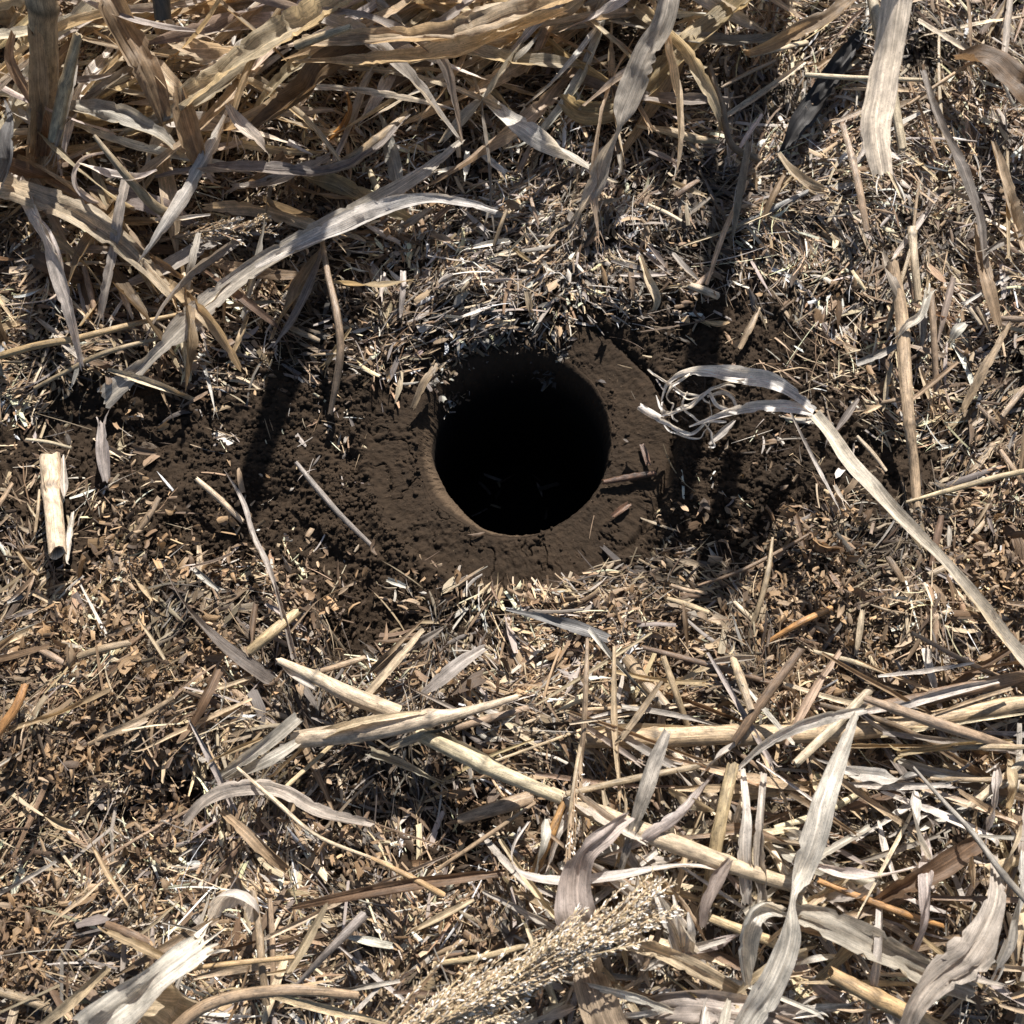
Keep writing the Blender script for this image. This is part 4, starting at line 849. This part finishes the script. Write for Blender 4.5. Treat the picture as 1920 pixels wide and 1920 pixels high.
stalk('straw_stalk', 'slim pale stalk leaning out of the tuft at its middle', 'stalk', [(560, 88, 84), (610, 70, 92), (655, 55, 96)], [20, 16, 12], 'straw')
for i, (px, tx, h) in enumerate([(30, -60, 80), (190, 170, 60), (420, 470, 50), (560, 600, 40), (700, 760, 50), (820, 800, 55), (960, 1010, 45), (1090, 1180, 60)]):
    lab = ['farthest left upright stalk at the back of the tuft', 'upright stalk at the back of the tuft behind the spotted sheath', 'upright stalk behind the wide ribbed tan sheath', 'upright stalk behind the slim pale stalk',
           'upright stalk behind the looped pair of blades', 'upright stalk at the top between the looped pair and the hanging blade', 'upright stalk just left of the grey hanging blade', 'upright stalk just right of the grey hanging blade'][i]
    stalk('stubble_stalk', lab, 'stalk', [(px, 60 - .05 * px, 6), ((px + tx) / 2, -40, h * .5), (tx, -150, h)], [38, 34, 30], pick(['tan', 'straw', 'brown']), (.5,), group=None)

for i in range(75):
    px = rng.uniform(1020, 1960); py = rng.uniform(1380, 1960)
    rand_leaf(px, py, rng.uniform(10, 34), pick([20, 30, 80, 100, 150]) + rng.normal(0, 18), rng.uniform(90, 280), rng.uniform(9, 28), rng.uniform(2, 22), pick(['silver', 'white', 'cream', 'white', 'cream', 'silver']),
              'fallen_leaf', 'pale crumpled leaf blade among the straws of the lower right heap', 'leaf', 'fallen leaf blades in the lower right', .25, 7, .6, 90)
# tall stalks rooted beyond the top of the picture: their shadows fall across it
def tall(x, y, lean, h, rad, label, leaves, tint='straw'):
    b0 = np.array([x, y, 0.0]); top = b0 + np.array([lean[0], lean[1], h])
    root = empty('tall_stalk', tuple(b0)); tag(root, label, 'stalk', 'tall dry stalks standing beyond the top edge')
    mid = (b0 + top) / 2 + np.array([0, .02, 0]); P = [b0, b0 * .7 + mid * .3, mid, mid * .4 + top * .6 + np.array([0, .008, 0]), top]
    b = Buf(); tube(b, P, np.array([rad, rad, rad * .9, rad * .8, rad * .6]) * MM, tone(tint), 12, .9, (.2, .42, .62, .8)); b.build('stalk_tube', M_STALK, root)
    for (k, ang, ln, wd, up) in leaves:
        q = b0 * (1 - k) + top * k; d = np.array([math.cos(R(ang)), math.sin(R(ang)), 0])
        pts = [q, q + d * ln * .3 + np.array([0, 0, up * ln * .5]), q + d * ln * .65 + np.array([0, 0, up * ln * .45]), q + d * ln + np.array([0, 0, -ln * .1])]
        b = Buf(); ribbon(b, pts, np.array([wd * .6, wd, wd * .85, 1]) * MM, rng.uniform(-40, 40, 4), .25, tone(tint), 7, .05, .004, .1, .25); b.build('leaf_blade', M_LEAF, root)
TALL = [(.198, .66, (0, -.05), .375, 12.5, [(.35, 20, .12, 18, .3), (.6, 100, .10, 16, .1)]),
        (-.060, .64, (-.012, -.03), .375, 13, [(.3, 170, .12, 18, .3), (.6, 100, .1, 16, .1)]),
        (-.25, .63, (-.02, .02), .16, 5, [(.5, 200, .10, 12, .3), (.8, 340, .10, 12, .2)])]
rt = np.random.default_rng(5)
for xx in (-.10, -.055, -.02, .02, .05, .085, .115, .14):
    TALL.append((xx, .63 + rt.uniform(-.01, .03), (rt.uniform(-.03, .03), rt.uniform(-.01, .02)), rt.uniform(.15, .25), 4, [(rt.uniform(.25, .95), rt.choice([rt.uniform(-20, 30), rt.uniform(150, 200)]), rt.uniform(.07, .12), rt.uniform(9, 17), rt.uniform(.1, .5)) for _ in range(4)]))
for i, (x, y, ln, h, r_, lv) in enumerate(TALL): tall(x, y, ln, h, r_, 'tall dry stalk with drooping leaves standing beyond the top edge', lv)

# ================================================================ LOOSE STRAWS AND CHIPS, one object each
def loose(n, name, label, cat, group, region, lmin, lmax, wmin, wmax, hmin, hmax, tubes=.4, flow=None, tints=('cream', 'straw', 'tan', 'grey', 'silver', 'brown')):
    k = 0
    while k < n:
        px = rng.uniform(region[0], region[2]); py = rng.uniform(region[1], region[3]); p = W(px, py, 0)
        d = smap(DENS, px, py) / 9
        if rng.random() > d ** 1.5: continue
        r = math.hypot(p[0] - HC[0], p[1] - HC[1])
        L = rng.uniform(lmin, lmax)
        if r < DISC * .9 + L * PX * .3: continue
        k += 1
        a = (rng.normal(flow, 28) if flow is not None and rng.random() < .65 else rng.uniform(0, 180)); h = rng.uniform(hmin, hmax); dl = rng.normal(0, L * .06)
        cx, cy = math.cos(R(a)) * L / 2, math.sin(R(a)) * L / 2; b_ = rng.normal(0, L * .018)
        pts = [(px - cx, py - cy, max(1, h - dl * .35)), (px - b_ * math.sin(R(a)), py + b_ * math.cos(R(a)), h + 1.5), (px + cx, py + cy, max(1, h + dl * .35))]
        wd = rng.uniform(wmin, wmax); t = pick(list(tints))
        if rng.random() < tubes: stalk(name, label, cat, pts, [wd * .8, wd, wd * .85], {'silver': 'straw', 'white': 'cream', 'grey': 'tan', 'lilac': 'brown'}.get(t, t), (rng.uniform(.2, .8),) if rng.random() < .5 else (), .6, group, m=8, tone_j=.14)
        else: leaf(name, label, cat, pts, [wd * rng.uniform(.4, 1), wd * 1.15, wd * rng.uniform(.3, 1)], t, rng.uniform(-25, 25), rng.uniform(.15, .45), 5, (0, int(rng.integers(0, 4))), .2, group, fl=.006, tone_j=.12, mat=pick([M_LEAF, M_STALK]))


loose(185, 'long_straw', 'one of the long loose straws strewn over the lower right heap', 'straw', 'long straws in the lower right', (1000, 1230, 1960, 1960), 90, 300, 5, 16, 10, 34, .2, 20)
loose(62, 'long_straw', 'one of the longer straws lying in the brown litter at the lower left', 'straw', 'long straws in the lower left', (-40, 1200, 980, 1960), 80, 230, 5, 15, 8, 24, .28, 150)
loose(44, 'long_straw', 'one of the longer pale straws in the bright litter at the upper right', 'straw', 'long straws in the upper right', (1330, -40, 1960, 900), 80, 230, 6, 16, 8, 22, .25, 110, ('cream', 'straw', 'silver', 'grey', 'brown', 'tan'))
loose(45, 'straw_chip', 'short straw chip on the grey shaded litter above the hole', 'straw chip', 'short chips above the hole', (640, 260, 1330, 640), 38, 90, 7, 15, 6, 14, .25, None, ('silver', 'grey', 'white', 'cream', 'tan', 'lilac'))
loose(75, 'straw_chip', 'short straw chip at the left between the tuft and the soil', 'straw chip', 'short chips at the left', (-20, 520, 640, 1230), 38, 100, 6, 14, 4, 12, .35, None)
loose(75, 'straw_chip', 'short straw chip scattered to the right of the hole', 'straw chip', 'short chips at the right', (1280, 520, 1960, 1240), 35, 90, 6, 14, 4, 12, .35, None)

# straw that has slid down the upper lip of the hole and bits on its floor
def lip_litter(n_):
    th = R(106) + R(42) * np.tanh(rng.normal(0, .8, n_)); k = rng.random(n_) ** 1.2
    r = rim_r(th) + .003 - k * .016; x = HC[0] + r * np.cos(th); y = HC[1] + r * np.sin(th)
    z = 1 * MM - k ** 1.5 * .026 + rng.uniform(0, 3, n_) * MM
    px, py = proj(x, y, z)
    L = rng.uniform(10, 42, n_) * PX; Wd = rng.uniform(3, 9, n_) * PX
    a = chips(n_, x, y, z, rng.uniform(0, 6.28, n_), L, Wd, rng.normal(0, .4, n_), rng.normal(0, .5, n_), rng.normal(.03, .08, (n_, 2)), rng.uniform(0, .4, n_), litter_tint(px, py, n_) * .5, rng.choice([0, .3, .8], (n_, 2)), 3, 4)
    q = 26; th = rng.uniform(0, 6.28, q); r = .052 * np.sqrt(rng.random(q)); x = HC[0] + r * np.cos(th); y = HC[1] + r * np.sin(th)
    z = np.full(q, -.163); L = rng.uniform(14, 60, q) * PX; Wd = rng.uniform(4, 10, q) * PX
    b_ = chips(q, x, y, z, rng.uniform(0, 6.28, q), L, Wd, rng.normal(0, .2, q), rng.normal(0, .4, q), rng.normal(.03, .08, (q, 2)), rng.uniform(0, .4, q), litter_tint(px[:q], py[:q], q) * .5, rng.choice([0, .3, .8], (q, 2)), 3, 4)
    return [a, b_]


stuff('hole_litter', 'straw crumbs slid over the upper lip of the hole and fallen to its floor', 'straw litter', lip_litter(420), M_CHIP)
